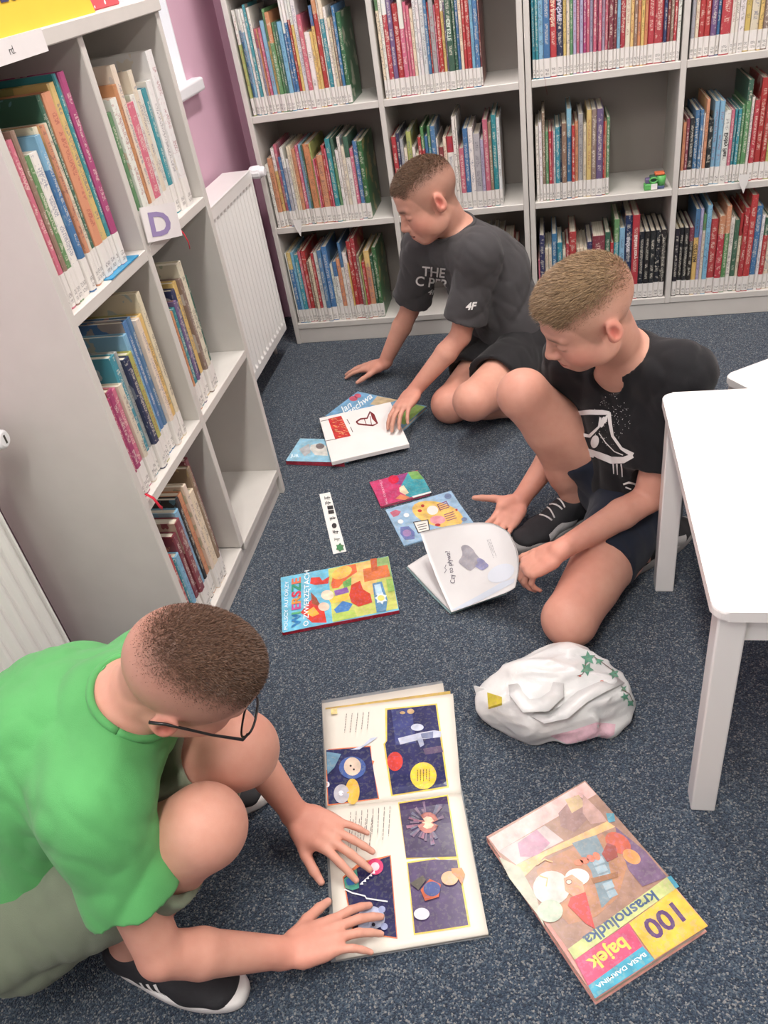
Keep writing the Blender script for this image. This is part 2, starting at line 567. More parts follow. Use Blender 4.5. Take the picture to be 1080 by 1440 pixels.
def label_material():
    k = NT('shelf_mark_sticker')
    co = k.obj()
    sp = k.n('ShaderNodeSeparateXYZ'); k.l(co, sp.inputs[0])
    x, y, z = sp.outputs
    cl = k.n('ShaderNodeCombineXYZ')
    k.l(x, cl.inputs[0]); k.l(k.math('MULTIPLY', attr(k, 'seed'), 5.3), cl.inputs[1]); k.l(k.math('MULTIPLY', z, 0.6), cl.inputs[2])
    tx = k.math('GREATER_THAN', k.noise(cl.outputs[0], 760, 1.0), 0.5)
    rows = k.math('ADD', k.math('MULTIPLY', k.math('GREATER_THAN', z, .008), k.math('LESS_THAN', z, .015)),
                  k.math('MULTIPLY', k.math('GREATER_THAN', z, .018), k.math('LESS_THAN', z, .026)))
    inx = k.math('LESS_THAN', k.math('ABSOLUTE', x), k.math('MULTIPLY', attr(k, 'thick'), 0.3))
    f = k.math('MULTIPLY', k.math('MULTIPLY', tx, rows), inx)
    k.l(k.mix(k.math('MULTIPLY', f, 0.6), srgb(226, 222, 218), srgb(40, 38, 38)), k.b.inputs['Base Color'])
    k.b.inputs['Roughness'].default_value = 0.4
    return k.mat


def page_material():
    k = NT('paper_edges')
    co = k.obj()
    mp = k.n('ShaderNodeMapping'); mp.inputs['Scale'].default_value = (900, 3, 3); k.l(co, mp.inputs[0])
    f = k.noise(mp.outputs[0], 1.0, 1.0)
    k.l(k.ramp(f, [(0.3, srgb(196, 186, 166)), (0.7, srgb(232, 226, 210))]), k.b.inputs['Base Color'])
    k.b.inputs['Roughness'].default_value = 0.8
    return k.mat


MAT_BOOK = book_material()
MAT_LABEL = label_material()
MAT_PAGES = page_material()

PAL = dict(w=((226, 222, 216), 'white'), k=((46, 46, 50), 'black'), r=((203, 50, 56), 'red'), p=((216, 92, 122), 'pink'),
           m=((186, 48, 108), 'magenta'), b=((58, 118, 178), 'blue'), t=((42, 148, 168), 'teal'), n=((48, 58, 104), 'navy'),
           g=((92, 152, 92), 'green'), d=((58, 106, 84), 'dark green'), l=((182, 188, 92), 'olive yellow'), y=((230, 188, 96), 'yellow'),
           o=((222, 138, 88), 'orange'), v=((112, 84, 140), 'violet'), u=((172, 160, 196), 'lilac'), c=((226, 208, 178), 'cream'),
           s=((112, 178, 212), 'light blue'), a=((166, 168, 174), 'grey'), e=((150, 118, 98), 'brown'), h=((142, 52, 64), 'maroon'),
           z=((52, 112, 62), 'green'))
DARK = set('krpmbtnvhzdeg')
ORD = ['zeroth', 'first', 'second', 'third', 'fourth', 'fifth', 'sixth', 'seventh', 'eighth', 'ninth', 'tenth', 'eleventh', 'twelfth',
       'thirteenth', 'fourteenth', 'fifteenth', 'sixteenth', 'seventeenth', 'eighteenth', 'nineteenth', 'twentieth']


def ordinal(i):
    if i <= 20: return ORD[i]
    if i < 30: return 'twenty-' + ORD[i - 20]
    if i == 30: return 'thirtieth'
    if i < 40: return 'thirty-' + ORD[i - 30]
    return 'fortieth'


def make_book(name, t, h, D, c1, c2, band, ink, lab=0.055, seedv=None):
    c = min(.0022, t * .2)
    e = min(.0025, t * .25)
    out = [(-t / 2, D), (-t / 2, e), (-t * .32, 0), (t * .32, 0), (t / 2, e), (t / 2, D),
           (t / 2 - c, D), (t / 2 - c, .005), (-t / 2 + c, .005), (-t / 2 + c, D)]
    n = len(out)
    vs = [(x, y, 0) for x, y in out] + [(x, y, h) for x, y in out]
    fs = [(i, (i + 1) % n, n + (i + 1) % n, n + i) for i in range(n)]
    for q in ((0, 1, 8, 9), (1, 2, 3, 4), (1, 4, 7, 8), (4, 5, 6, 7)):
        fs.append(q[::-1]); fs.append(tuple(n + i for i in q))
    o = link(name, mesh_from('book_cover', vs, fs, MAT_BOOK))
    sd = random.random() if seedv is None else seedv
    pg = bmesh.new()
    bm_box(pg, -t / 2 + c, t / 2 - c, .005, D - .004, .003, h - .003)
    p = link('pages', bm_done(pg, 'pages', MAT_PAGES), o)
    if lab:
        q = bmesh.new()
        xe = t / 2 + .0002
        prof = [(-xe, min(.014, D * .5)), (-xe, e), (-t * .32, -.0006), (t * .32, -.0006), (xe, e), (xe, min(.014, D * .5))]
        a = [q.verts.new((x, y, .003)) for x, y in prof]
        b = [q.verts.new((x, y, lab)) for x, y in prof]
        for i in range(5):
            q.faces.new((a[i], a[i + 1], b[i + 1], b[i]))
        l = link('spine_label', bm_done(q, 'spine_label', MAT_LABEL), o)
        l['seed'] = sd; l['thick'] = t
    o['c1'] = c1; o['c2'] = c2; o['band'] = band; o['seed'] = sd; o['thick'] = t; o['tall'] = h; o['ink'] = ink
    return o


def parse(tok):
    i = 0
    while tok[i].isalpha(): i += 1
    cc = tok[:i]
    a, b = tok[i:].split('.')
    return cc, float(a), float(b) / 100


def tone(ch, j=6):
    r, g, b = PAL[ch][0]
    gr = (r + g + b) / 3
    r, g, b = [gr + (q - gr) * .72 for q in (r, g, b)]
    jr = random.uniform(-j, j)
    return [x for x in srgb(min(255, max(5, r + jr + random.uniform(-j, j))), min(255, max(5, g + jr)), min(255, max(5, b + jr + random.uniform(-j, j))))[:3]]


def shelf_books(spec, start, end, place, where, name, group, depth=(.17, .21), lab=.055, lean=None, inset=.012):
    """place(s, inset) -> location, rz for distance s along the shelf"""
    toks = [parse(x) for x in spec.split()]
    tot = sum(a for _, a, _ in toks)
    unit = (end - start) / tot
    s = start
    n = len(toks)
    for i, (cc, th, h) in enumerate(toks):
        t = th * unit
        tt = max(.0022, t - .0009)
        c1 = tone(cc[0]); c2 = tone(cc[1]) if len(cc) > 1 else tone(random.choice('wcysoagb'))
        band = 1.1
        if len(cc) > 1: band = random.uniform(.68, .82)
        ink = list(srgb(236, 230, 214)[:3]) if cc[0] in DARK else list(srgb(*random.choice([(60, 50, 70), (150, 50, 60), (50, 70, 120), (70, 60, 50)]))[:3])
        D = random.uniform(*depth)
        o = make_book(name, tt, h, D, c1, c2, band, ink, lab)
        loc, rz = place(s + t / 2, inset + random.uniform(-.006, .006))
        o.location = loc
        o.rotation_euler = (0, 0, rz)
        kind = PAL[cc[0]][1]
        thick = 'thin ' if tt < .010 else ('thick ' if tt > .019 else '')
        tag(o, '%s%s book, %s from the left, %s' % (thick, kind, ordinal(i + 1), where), 'book', group)
        s += t


def back_place(bay, row):
    z = SHELF_Z[row] + .0003
    x0 = BX[bay] + .0105 + (.0095 if bay in (0, 2) else 0)
    return lambda s, ins: ((x0 + s, ins, z), 0.0)


BW = .445
BACK = {
    (0, 2): ("lw2.31 bw2.31 sw2.31 ww2.31 t2.32 w2.31 up2.25 o1.25 p2.25 s3.27 yg2.30 go3.29 g2.26 d2.26 s3.26 bw2.32 bw2.32 rw2.32 yw2.32 w3.33 p3.27 w4.22 y2.22 yb2.29 ro3.34 w1.34 tc3.33 w2.28 c2.25 e2.25 b2.28 z3.26", .01, .80),
    (1, 2): ("cg2.32 w2.30 rw3.29 v3.31 r4.26 pw3.27 p2.26 p2.25 c2.24 w2.29 ww2.33 w3.28 b2.27 r1.25 a3.32 p1.24 r3.27 yw2.32 vw1.32 dw4.33 dw2.32 b2.32 c2.33 r2.33 r3.32 s2.28 b3.32 h1.27", .015, .74),
    (2, 2): ("t2.30 t2.30 s3.30 b4.29 r4.30 n4.30 yb2.29 c2.28 g2.29 u2.27 p2.27 u2.27 m2.27 p2.27 u2.27 p2.27 m1.27 p2.27 u2.27 p2.27 h3.29 h2.29 s2.29 r3.29 c3.29 y2.28 e2.29 o2.28 y2.28 o2.28 r4.30 r5.30 n2.29 h2.29 e2.29 r2.29 w2.28", .01, .985),
    (3, 2): ("a2.27 c2.27 r3.28 r3.28 v3.28 b2.28 r5.29 w2.28 w2.28 w3.28 yc3.29 c4.27 y2.28 e3.28 w3.28 w3.28 c3.28", .01, .62),
    (0, 1): ("w2.22 o3.24 yw2.27 p2.28 b2.24 aw2.27 w2.23 c2.27 c1.27 o2.26 p2.27 s2.27 d1.27 o4.27 l1.27 p1.22 r1.22 o4.23 r2.26 p1.25 t3.28 gd2.28 w2.24 w2.28 c2.25 wd3.28 p2.24 b3.26 z3.26", .01, .82),
    (1, 1): ("r3.26 n2.27 a2.25 c2.22 l3.27 w2.22 c2.20 r2.25 rg2.28 yb2.25 tg2.28 b3.28 w1.24 h3.21 c2.24 wr4.24 w2.30 w1.30 p3.20 b3.26 w3.26 a4.24 u2.22 p3.28 e2.27 t3.29 w2.28", .01, .84),
    (2, 1): ("w2.24 w2.25 e2.28 g2.22 r2.22 p1.22 w1.22 t3.23 n1.23 e3.24 bs3.28 r2.23 o2.24 a3.26 c2.23 y3.27 e3.27 v4.27 r1.23 o1.23 g2.24", .015, .545),
    (3, 1): ("o2.20 h2.21 k3.21 b3.23 b2.23 w1.22 o2.26 k3.20 s3.25 s3.25 w4.22 p2.22 t2.22 t2.22 g2.23 gd3.30 w2.25 r3.24 r4.30 r3.26 l3.27 y3.26 c3.28", .005, .70),
    (0, 0): ("w1.28 by3.28 s2.28 t3.27 p2.28 r3.28 e2.24 c2.25 r2.27 w3.27 b3.28 b4.29 w2.22 wb3.23 o3.24 wb2.30 w3.26 y1.22 r3.30 r3.31 e2.25 l1.24 r2.22 oy4.26 d2.24 z3.27", .01, .80),
    (1, 0): ("b3.26 c3.25 w3.27 a2.26 w2.27 w3.26 r5.25 r2.22", .56, .94),
    (2, 0): ("p1.17 n3.26 c2.21 c2.21 b3.26 t3.23 c2.20 r2.22 r4.26 c2.20 c2.20 c2.20 n3.22 h7.24 gd3.25 r2.21 tg3.29 s3.26 n4.30 r4.30 k3.24 k3.24 k3.24 k3.24 k3.24", .01, .985),
    (3, 0): ("k3.24 k3.24 k3.24 kh3.24 yb3.30 u2.30 cg2.28 s3.31 r5.26 ro4.27 go3.30 w3.26 d3.25 cr2.27 r3.29 r4.33 b4.29 w2.26 rd3.25 c3.24 c3.23", .003, .76),
}
ROWN = {2: 'highest visible row', 1: 'middle row', 0: 'lowest row'}
BAYN = {0: 'back bookcase bay nearest radiator', 1: 'second back bookcase bay', 2: 'third back bookcase bay', 3: 'last back bookcase bay'}
for (bay, row), (spec, a, b) in BACK.items():
    w = BX[bay + 1] - BX[bay] - .028
    shelf_books(spec, a * w, b * w, back_place(bay, row), '%s, %s' % (ROWN[row], BAYN[bay]), 'library_book', 'books on the back bookcases')


def left_place(y0, row):
    z = LZ[row] + .0003
    return lambda s, ins: ((LX - ins, y0 + s, z), math.pi / 2)


LBN = (LYN + .021, LYM - .011)
LBF = (LYM + .011, LYF - .021)
LEFT = [
    ('near', 2, "c3.25 p3.27 e2.28 g3.24 w5.24 bs3.26 c2.27 o2.27 c2.27 d2.31 o5.31 y4.32 t2.33 m4.33", .02, .80),
    ('far', 2, "v4.23 g3.24 w4.26 o2.28 c3.31 p5.24 w3.25 c3.29 w4.25 t3.25 w4.26 w5.31", .01, .88),
    ('near', 1, "m4.22 m4.23 p4.22 c3.22 t4.27 a2.27 n4.25 l4.25 s3.28 b3.30 b3.30 c3.29 y4.29 c3.33", .01, .83),
    ('far', 1, "n3.29 o2.24 t3.24 v2.25 n3.27 y3.28 e2.28 c4.31 d3.27", .01, .50),
    ('near', 0, "w2.20 r3.22 t2.20 s4.20 h4.24 h5.26 s4.27 k3.29 o4.29 c3.30 c5.27 e3.32 h4.33", .02, .76),
]
LROW = {2: 'upper row', 1: 'middle row', 0: 'lowest row'}
for side, row, spec, a, b in LEFT:
    y0, y1 = LBN if side == 'near' else LBF
    L = y1 - y0
    shelf_books(spec, a * L, b * L, left_place(y0, row), '%s, %s column of low bookcase' % (LROW[row], 'near' if side == 'near' else 'far'),
                'picture_book', 'picture books in the low bookcase', depth=(.21, .25), lab=.06, inset=.016)
# ------------------------------------------------------------------ signed-distance modelling of bodies and cloth
import openvdb as vdb
V3 = lambda *a: np.array(a, dtype=np.float64)


def unit(v):
    v = np.asarray(v, float)
    return v / (np.linalg.norm(v) + 1e-12)


class Solid:
    """a blend of tapered elliptical segments, added or cut in order"""
    def __init__(self):
        self.p = []

    def seg(self, a, b, ra, rb=None, u=None, k=.012, op='add', cuts=(), cap=None, late=False):
        """ra, rb: radius or (half width along u, half depth); cuts: (point, outward normal) planes; cap: end length factor"""
        a = np.asarray(a, float); b = np.asarray(b, float)
        rb = ra if rb is None else rb
        ra = np.array(ra if np.ndim(ra) else (ra, ra), float); rb = np.array(rb if np.ndim(rb) else (rb, rb), float)
        w = b - a
        L = np.linalg.norm(w)
        w = w / L if L > 1e-9 else V3(0, 0, 1)
        if u is None:
            u = np.cross(w, V3(.3, .8, .5)); 
        u = np.asarray(u, float)
        u = unit(u - w * (u @ w))
        v = np.cross(w, u)
        ca = cap if cap is not None else (ra.mean(), rb.mean())
        if not np.ndim(ca): ca = (ca, ca)
        self.p.append(dict(a=a, L=max(L, 1e-9), u=u, v=v, w=w, ra=ra, rb=rb, k=k, op=op, cuts=[(np.asarray(p, float), unit(n)) for p, n in cuts], ca=ca, late=late))
        return self

    def ell(self, c, r, X=None, Y=None, **kw):
        """ellipsoid with half axes r along X, Y, XxY"""
        c = np.asarray(c, float)
        X = V3(1, 0, 0) if X is None else unit(X)
        Y = V3(0, 1, 0) if Y is None else unit(np.asarray(Y, float) - X * (np.asarray(Y, float) @ X))
        Z = np.cross(X, Y)
        self.seg(c - Z * 1e-6, c + Z * 1e-6, (r[0], r[1]), (r[0], r[1]), u=X, cap=r[2], **kw)
        return self

    def reach(self, q):
        r = max(q['ra'].max(), q['rb'].max(), q['ca'][0], q['ca'][1])
        return r

    def bounds(self, pad):
        lo = np.full(3, 1e9); hi = -lo
        for q in self.p:
            if q['op'] != 'add': continue
            r = self.reach(q)
            e = q['a'] + q['w'] * q['L']
            lo = np.minimum(lo, np.minimum(q['a'], e) - r); hi = np.maximum(hi, np.maximum(q['a'], e) + r)
        return lo - pad, hi + pad

    def near(self, c, h):
        out = []
        for q in self.p:
            t = np.clip((c - q['a']) @ q['w'], 0, q['L'])
            d = np.linalg.norm(c - q['a'] - q['w'] * t) - self.reach(q)
            if d < h + 2.2 * q['k'] + .004: out.append(q)
        return out

    @staticmethod
    def dist(q, P):
        d = P - q['a'].astype(np.float32)
        al = d @ q['w'].astype(np.float32)
        t = np.clip(al / q['L'], 0, 1)
        lu = d @ q['u'].astype(np.float32); lv = d @ q['v'].astype(np.float32)
        lw = al - t * q['L']
        ru = q['ra'][0] + (q['rb'][0] - q['ra'][0]) * t
        rv = q['ra'][1] + (q['rb'][1] - q['ra'][1]) * t
        rw = q['ca'][0] + (q['ca'][1] - q['ca'][0]) * t
        a, b, c = lu / ru, lv / rv, lw / rw
        k0 = np.sqrt(a * a + b * b + c * c) + 1e-9
        k1 = np.sqrt((a / ru) ** 2 + (b / rv) ** 2 + (c / rw) ** 2) + 1e-9
        s = k0 * (k0 - 1) / k1
        for p, n in q['cuts']:
            s = np.maximum(s, (P - p.astype(np.float32)) @ n.astype(np.float32))
        return s

    def value(self, P, prims=None):
        P = P.astype(np.float32)
        D = np.full(len(P), .5, np.float32)
        for q in (self.p if prims is None else prims):
            s = self.dist(q, P)
            k = q['k']
            if q['op'] == 'add':
                h = np.maximum(k - np.abs(D - s), 0) / max(k, 1e-6)
                D = np.minimum(D, s) - h * h * k * .25
            elif q['op'] == 'and':
                D = np.maximum(D, s)
            else:
                h = np.maximum(k - np.abs(D + s), 0) / max(k, 1e-6)
                D = np.maximum(D, -s) + h * h * k * .25
        return D

    def mesh(self, vox, warp=None, pad=.012):
        late = [q for q in self.p if q.get('late')]
        everything = self.p
        self.p = [q for q in self.p if not q.get('late')]
        lo, hi = self.bounds(pad)
        B = 12
        n = np.ceil((hi - lo) / vox / B).astype(int) * B
        grid = np.full(n, .02, np.float32)
        ar = (np.arange(B) * vox)
        off = np.stack(np.meshgrid(ar, ar, ar, indexing='ij'), -1).reshape(-1, 3)
        hd = B * vox * math.sqrt(3) / 2
        nb = n // B
        bi = np.stack(np.meshgrid(*[np.arange(x) for x in nb], indexing='ij'), -1).reshape(-1, 3)
        ctr = lo + bi * (B * vox) + (B - 1) * vox / 2
        near = np.empty((len(ctr), len(self.p)), bool)
        dc = self.value(ctr)
        for m_, q in enumerate(self.p):
            d = ctr - q['a']
            t = np.clip(d @ q['w'], 0, q['L'])
            near[:, m_] = np.linalg.norm(d - t[:, None] * q['w'], axis=1) - self.reach(q) < hd + 2.2 * q['k'] + .004
        add = np.array([q['op'] == 'add' for q in self.p])
        todo = near[:, add].any(1)
        for r in np.nonzero(todo)[0]:
            i, j, k = bi[r] * B
            if dc[r] < -hd * 1.6 - .01:
                grid[i:i + B, j:j + B, k:k + B] = -.02; continue
            pr = [self.p[m_] for m_ in np.nonzero(near[r])[0]]
            P = off + (lo + bi[r] * (B * vox))
            v = self.value(P, pr)
            if warp is not None:
                c_ = np.abs(v) < .014
                if c_.any():
                    v[c_] += warp(P[c_]).astype(np.float32)
            for q in late:
                t = np.clip((ctr[r] - q['a']) @ q['w'], 0, q['L'])
                if np.linalg.norm(ctr[r] - q['a'] - t * q['w']) - self.reach(q) < hd + .01:
                    v = np.maximum(v, -self.dist(q, P.astype(np.float32)))
            grid[i:i + B, j:j + B, k:k + B] = np.clip(v, -.02, .02).reshape(B, B, B)
        self.p = everything
        g = vdb.FloatGrid(.02)
        g.copyFromArray(grid)
        pts, tris, quads = g.convertToPolygons(0.0, 0.0)
        pts = pts.astype(np.float64) * vox + lo
        return pts, quads[:, ::-1] if len(quads) else quads, tris


def np_mesh(name, pts, quads, mat, tris=None, smooth=True, tint=None):
    me = bpy.data.meshes.new(name)
    nq = len(quads); nt = 0 if tris is None else len(tris)
    me.vertices.add(len(pts)); me.vertices.foreach_set('co', np.ascontiguousarray(pts, np.float32).ravel())
    idx = np.asarray(quads, np.int32).ravel()
    if nt: idx = np.concatenate([idx, np.asarray(tris, np.int32).ravel()])
    me.loops.add(len(idx)); me.loops.foreach_set('vertex_index', idx)
    me.polygons.add(nq + nt)
    st = np.concatenate([np.arange(nq) * 4, nq * 4 + np.arange(nt) * 3]).astype(np.int32)
    me.polygons.foreach_set('loop_start', st)
    me.update(calc_edges=True)
    me.validate()
    if smooth: me.polygons.foreach_set('use_smooth', np.ones(len(me.polygons), bool))
    if tint is not None:
        at = me.attributes.new('tint', 'FLOAT_COLOR', 'POINT')
        c = np.ones((len(pts), 4), np.float32); c[:, :3] = tint
        at.data.foreach_set('color', c.ravel())
    me.materials.append(mat)
    return me


def relax(pts, quads, it=2, f=.5):
    """light Laplacian smoothing of a quad surface"""
    q = np.asarray(quads)
    e = np.concatenate([q[:, [0, 1]], q[:, [1, 2]], q[:, [2, 3]], q[:, [3, 0]]])
    n = len(pts)
    for _ in range(it):
        acc = np.zeros((n, 3)); cnt = np.zeros(n)
        for ax in range(3):
            acc[:, ax] = np.bincount(e[:, 0], pts[e[:, 1], ax], n) + np.bincount(e[:, 1], pts[e[:, 0], ax], n)
        cnt = np.bincount(e[:, 0], minlength=n) + np.bincount(e[:, 1], minlength=n)
        pts = pts + f * (acc / np.maximum(cnt, 1)[:, None] - pts)
    return pts


def vnoise(P, freq, seed=0):
    """smooth value noise built from a few rotated waves"""
    rs = np.random.RandomState(seed)
    out = np.zeros(len(P))
    for i in range(5):
        d = unit(rs.randn(3)); ph = rs.rand() * 6.28
        d2 = unit(rs.randn(3)); ph2 = rs.rand() * 6.28
        out += np.sin(P @ d * freq * (1 + .35 * i) + ph + 1.7 * np.sin(P @ d2 * freq * .6 + ph2))
    return out / 5


# ------------------------------------------------------------------ head, hands, limbs
class Frame:
    def __init__(self, o, X, Y, Z):
        self.o = np.asarray(o, float); self.M = np.stack([unit(X), unit(Y), unit(Z)], 1)

    def __call__(self, x, y, z, s=1.0):
        return self.o + self.M @ (np.array((x, y, z), float) * s)

    def local(self, P):
        return (P - self.o) @ self.M

    def tilt(self, deg):
        """nod the head forward"""
        a = math.radians(deg)
        Y, Z = self.M[:, 1].copy(), self.M[:, 2].copy()
        self.M[:, 1] = Y * math.cos(a) - Z * math.sin(a)
        self.M[:, 2] = Z * math.cos(a) + Y * math.sin(a)
        return self


def add_head(S, F, s=1.0):
    X, Y, Z = F.M[:, 0], F.M[:, 1], F.M[:, 2]
    e = lambda c, r, k=.02, **kw: S.ell(F(*c, s), tuple(x * s for x in r), X, Y, k=k, **kw)
    g = lambda a, b, ra, rb, k=.01, **kw: S.seg(F(*a, s), F(*b, s), ra * s, rb * s, k=k, **kw)
    e((0, -.009, .035), (.073, .087, .078), .02)
    e((0, .028, .038), (.061, .060, .060), .03)
    e((0, .036, -.028), (.057, .052, .062), .03)
    e((0, .034, -.066), (.049, .046, .036), .03)
    e((0, .066, -.090), (.020, .017, .014), .03)
    for q in (-1, 1):
        e((q * .034, .052, -.036), (.026, .028, .027), .025)
        e((q * .047, .016, -.062), (.014, .026, .022), .02)
        g((q * .012, .086, .019), (q * .040, .074, .017), .0075, .006, .014)       # brow ridge
        e((q * .030, .096, -.001), (.016, .013, .0095), .012, op='sub')               # socket
        e((q * .030, .0765, -.002), (.0145, .0115, .0115), .004)                       # closed lid
        e((q * .030, .0885, -.0085), (.013, .004, .0012), .002, op='sub')             # lash line
    g((0, .086, .004), (0, .104, -.030), .0075, .0095, .012)
    e((0, .106, -.034), (.0095, .008, .008), .008)
    for q in (-1, 1):
        e((q * .0105, .097, -.0365), (.0068, .0085, .0068), .006)
        e((q * .006, .101, -.0425), (.0035, .004, .0025), .002, op='sub')
    e((0, .083, -.062), (.023, .014, .016), .02)
    g((-.013, .0885, -.0565), (.013, .0885, -.0565), .0052, .0052, .006)
    e((0, .0925, -.0562), (.007, .005, .0045), .005)
    g((-.011, .0885, -.0675), (.011, .0885, -.0675), .0058, .0058, .006)
    S.seg(F(-.019, .0885, -.0622, s), F(.019, .0885, -.0622, s), (.0014 * s, .012 * s), (.0014 * s, .012 * s), u=Z, k=.002, op='sub')
    for q in (-1, 1):                                                                  # ears
        c = F(q * .0755, -.014, -.004, s)
        Xe = unit(X * q + Y * -.45)
        S.ell(c, (.0070 * s, .0165 * s, .0275 * s), Xe, Y + .25 * Z * -1, k=.007)
        S.ell(F(q * .0735, -.008, -.018, s), (.009 * s, .012 * s, .014 * s), Xe, Y, k=.01)
        S.ell(F(q * .0825, -.010, -.002, s), (.0052 * s, .0090 * s, .0165 * s), Xe, Y - .25 * Z, k=.005, op='sub')
        S.ell(F(q * .0805, -.003, -.008, s), (.004 * s, .004 * s, .006 * s), Xe, Y, k=.004)


def add_hand(S, W, d, n, side, curl, spread=.10, thumb=(.75, .35, .15), s=1.0, tucks=None):
    """d: towards the knuckles, n: back of the hand; side +1 right, -1 left; curl: four (mcp, pip, dip); returns fingertip list"""
    d = unit(d); n = unit(np.asarray(n, float) - d * (np.asarray(n, float) @ d))
    t = np.cross(n, d) * side                                   # towards the thumb
    W = np.asarray(W, float)
    at = lambda f, l, h=0.0: W + (d * f + t * l + n * h) * s
    kn = [(.080, .025, .001), (.083, .0085, .003), (.078, -.0085, .002), (.069, -.025, -.001)]
    ln = [(.035, .021, .018), (.039, .024, .018), (.035, .022, .018), (.027, .017, .016)]
    rad = [(.0083, .0075, .0068, .0058), (.0085, .0077, .0069, .0059), (.0081, .0073, .0066, .0056), (.0072, .0064, .0058, .005)]
    S.seg(at(-.01, 0), at(.03, -.001), (.022 * s, .0155 * s), (.029 * s, .0135 * s), u=t, k=.012)
    S.seg(at(.03, -.001), at(.070, 0), (.029 * s, .0135 * s), (.033 * s, .0105 * s), u=t, k=.010)
    S.seg(at(.016, .020, -.006), at(.050, .030, -.008), .0135 * s, .011 * s, k=.014)
    S.seg(at(.020, -.020, -.006), at(.055, -.024, -.005), .011 * s, .009 * s, k=.012)
    nails = []
    for i in range(4):
        f, l, h = kn[i]
        p = at(f, l, h)
        ang = 0.0
        lat = (1.5 - i) * spread
        base = unit(d * math.cos(lat) + t * math.sin(lat))
        sw = np.cross(n, base)
        S.seg(at(f - .02, l * .93, h), p, .0095 * s, rad[i][0] * 1.08 * s, k=.008)
        for j in range(3):
            ang += curl[i][j]
            dr = base * math.cos(ang) - n * math.sin(ang)
            q = p + dr * ln[i][j] * s
            S.seg(p, q, rad[i][j] * s, rad[i][j + 1] * s, k=.0022 if j else .0045)
            p = q
        nu = n * math.cos(ang) + base * math.sin(ang)
        nails.append((p + nu * rad[i][3] * .75 * s + dr * .001, .0055 * s))
    a1, a2, a3 = thumb[:3]
    drop = thumb[3] if len(thumb) > 3 else .25
    b0 = at(.018, .022, -.004)
    dr = unit(d * math.cos(a1) + t * math.sin(a1) - n * drop)
    b1 = b0 + dr * .040 * s
    dr2 = unit(d * math.cos(a1 - a2) + t * math.sin(a1 - a2) - n * drop)
    b2 = b1 + dr2 * .030 * s
    dr3 = unit(d * math.cos(a1 - a2 - a3) + t * math.sin(a1 - a2 - a3) - n * (drop + .05))
    b3 = b2 + dr3 * .022 * s
    S.seg(b0, b1, .0135 * s, .0098 * s, k=.010)
    S.seg(b1, b2, .0098 * s, .0086 * s, k=.003)
    S.seg(b2, b3, .0088 * s, .0066 * s, k=.003)
    nails.append((b3 + n * .0065 * s, .006 * s))
    return nails


def add_arm(S, A, E, W, s=1.0, fat=1.0):
    A, E, W = map(lambda x: np.asarray(x, float), (A, E, W))
    S.seg(A, E, .041 * s * fat, .0325 * s * fat, k=.02)
    mid = E + (W - E) * .30
    S.seg(E, mid, .0315 * s * fat, .0340 * s * fat, k=.008)
    S.seg(mid, W, .0340 * s * fat, .0225 * s, k=.008)


def add_leg(S, Hp, K, A, s=1.0, bend=None):
    Hp, K, A = map(lambda x: np.asarray(x, float), (Hp, K, A))
    S.seg(Hp, K, .082 * s, .055 * s, k=.02)
    front = unit(unit(K - Hp) + unit(K - A))
    S.ell(K + front * .012 * s, (.046 * s, .050 * s, .050 * s), front, np.cross(front, unit(A - K)), k=.03)
    back = -unit(front - unit(A - K) * (front @ unit(A - K)))
    m1 = K + (A - K) * .33 + back * .014 * s
    S.seg(K, m1, .047 * s, .051 * s, k=.02)
    S.seg(m1, K + (A - K) * .75, .051 * s, .034 * s, k=.02)
    S.seg(K + (A - K) * .7, A, .034 * s, .0315 * s, k=.02)


def skin_material():
    k = NT('skin')
    at = k.n('ShaderNodeAttribute', attribute_type='GEOMETRY', attribute_name='tint')
    n1 = k.noise(k.obj(), 60, 3.0)
    c = k.mix(k.math('MULTIPLY', n1, 0.22), at.outputs['Color'], srgb(196, 120, 100), 'MULTIPLY')
    c = k.mix(k.math('MULTIPLY', k.noise(k.obj(), 700, 2.0), 0.10), c, srgb(150, 90, 70))
    k.l(c, k.b.inputs['Base Color'])
    k.b.inputs['Roughness'].default_value = 0.5
    k.b.inputs['Subsurface Weight'].default_value = 0.12
    k.b.inputs['Subsurface Radius'].default_value = (.010, .004, .002)
    k.b.inputs['Subsurface Scale'].default_value = 0.6
    k.b.inputs['Specular IOR Level'].default_value = 0.35
    k.bump(k.noise(k.obj(), 900, 2.0), 0.12, 0.0006)
    return k.mat


def hair_material():
    k = NT('cropped_hair')
    at = k.n('ShaderNodeAttribute', attribute_type='GEOMETRY', attribute_name='tint')
    k.l(at.outputs['Color'], k.b.inputs['Base Color'])
    k.b.inputs['Roughness'].default_value = 0.45
    k.b.inputs['Specular IOR Level'].default_value = 0.4
    return k.mat


def cloth(name, rgb, rough=.85, rib=0.0):
    k = NT(name)
    co = k.obj()
    c = srgb(rgb)
    n1 = k.noise(co, 9, 3.0)
    lo = tuple(x * .90 for x in c[:3]) + (1,); hi = tuple(min(1, x * 1.08) for x in c[:3]) + (1,)
    base = k.ramp(n1, [(.3, lo), (.7, hi)])
    base = k.mix(k.math('MULTIPLY', k.noise(co, 900, 1.0), .18), base, tuple(x * .6 for x in c[:3]) + (1,))
    k.l(base, k.b.inputs['Base Color'])
    k.b.inputs['Roughness'].default_value = rough
    k.b.inputs['Sheen Weight'].default_value = .12
    k.b.inputs['Specular IOR Level'].default_value = .2
    h = k.math('ADD', k.noise(co, 1100, 1.0), k.math('MULTIPLY', k.noise(co, 35, 3.0), 1.2))
    k.bump(h, .35, .0015)
    return k.mat


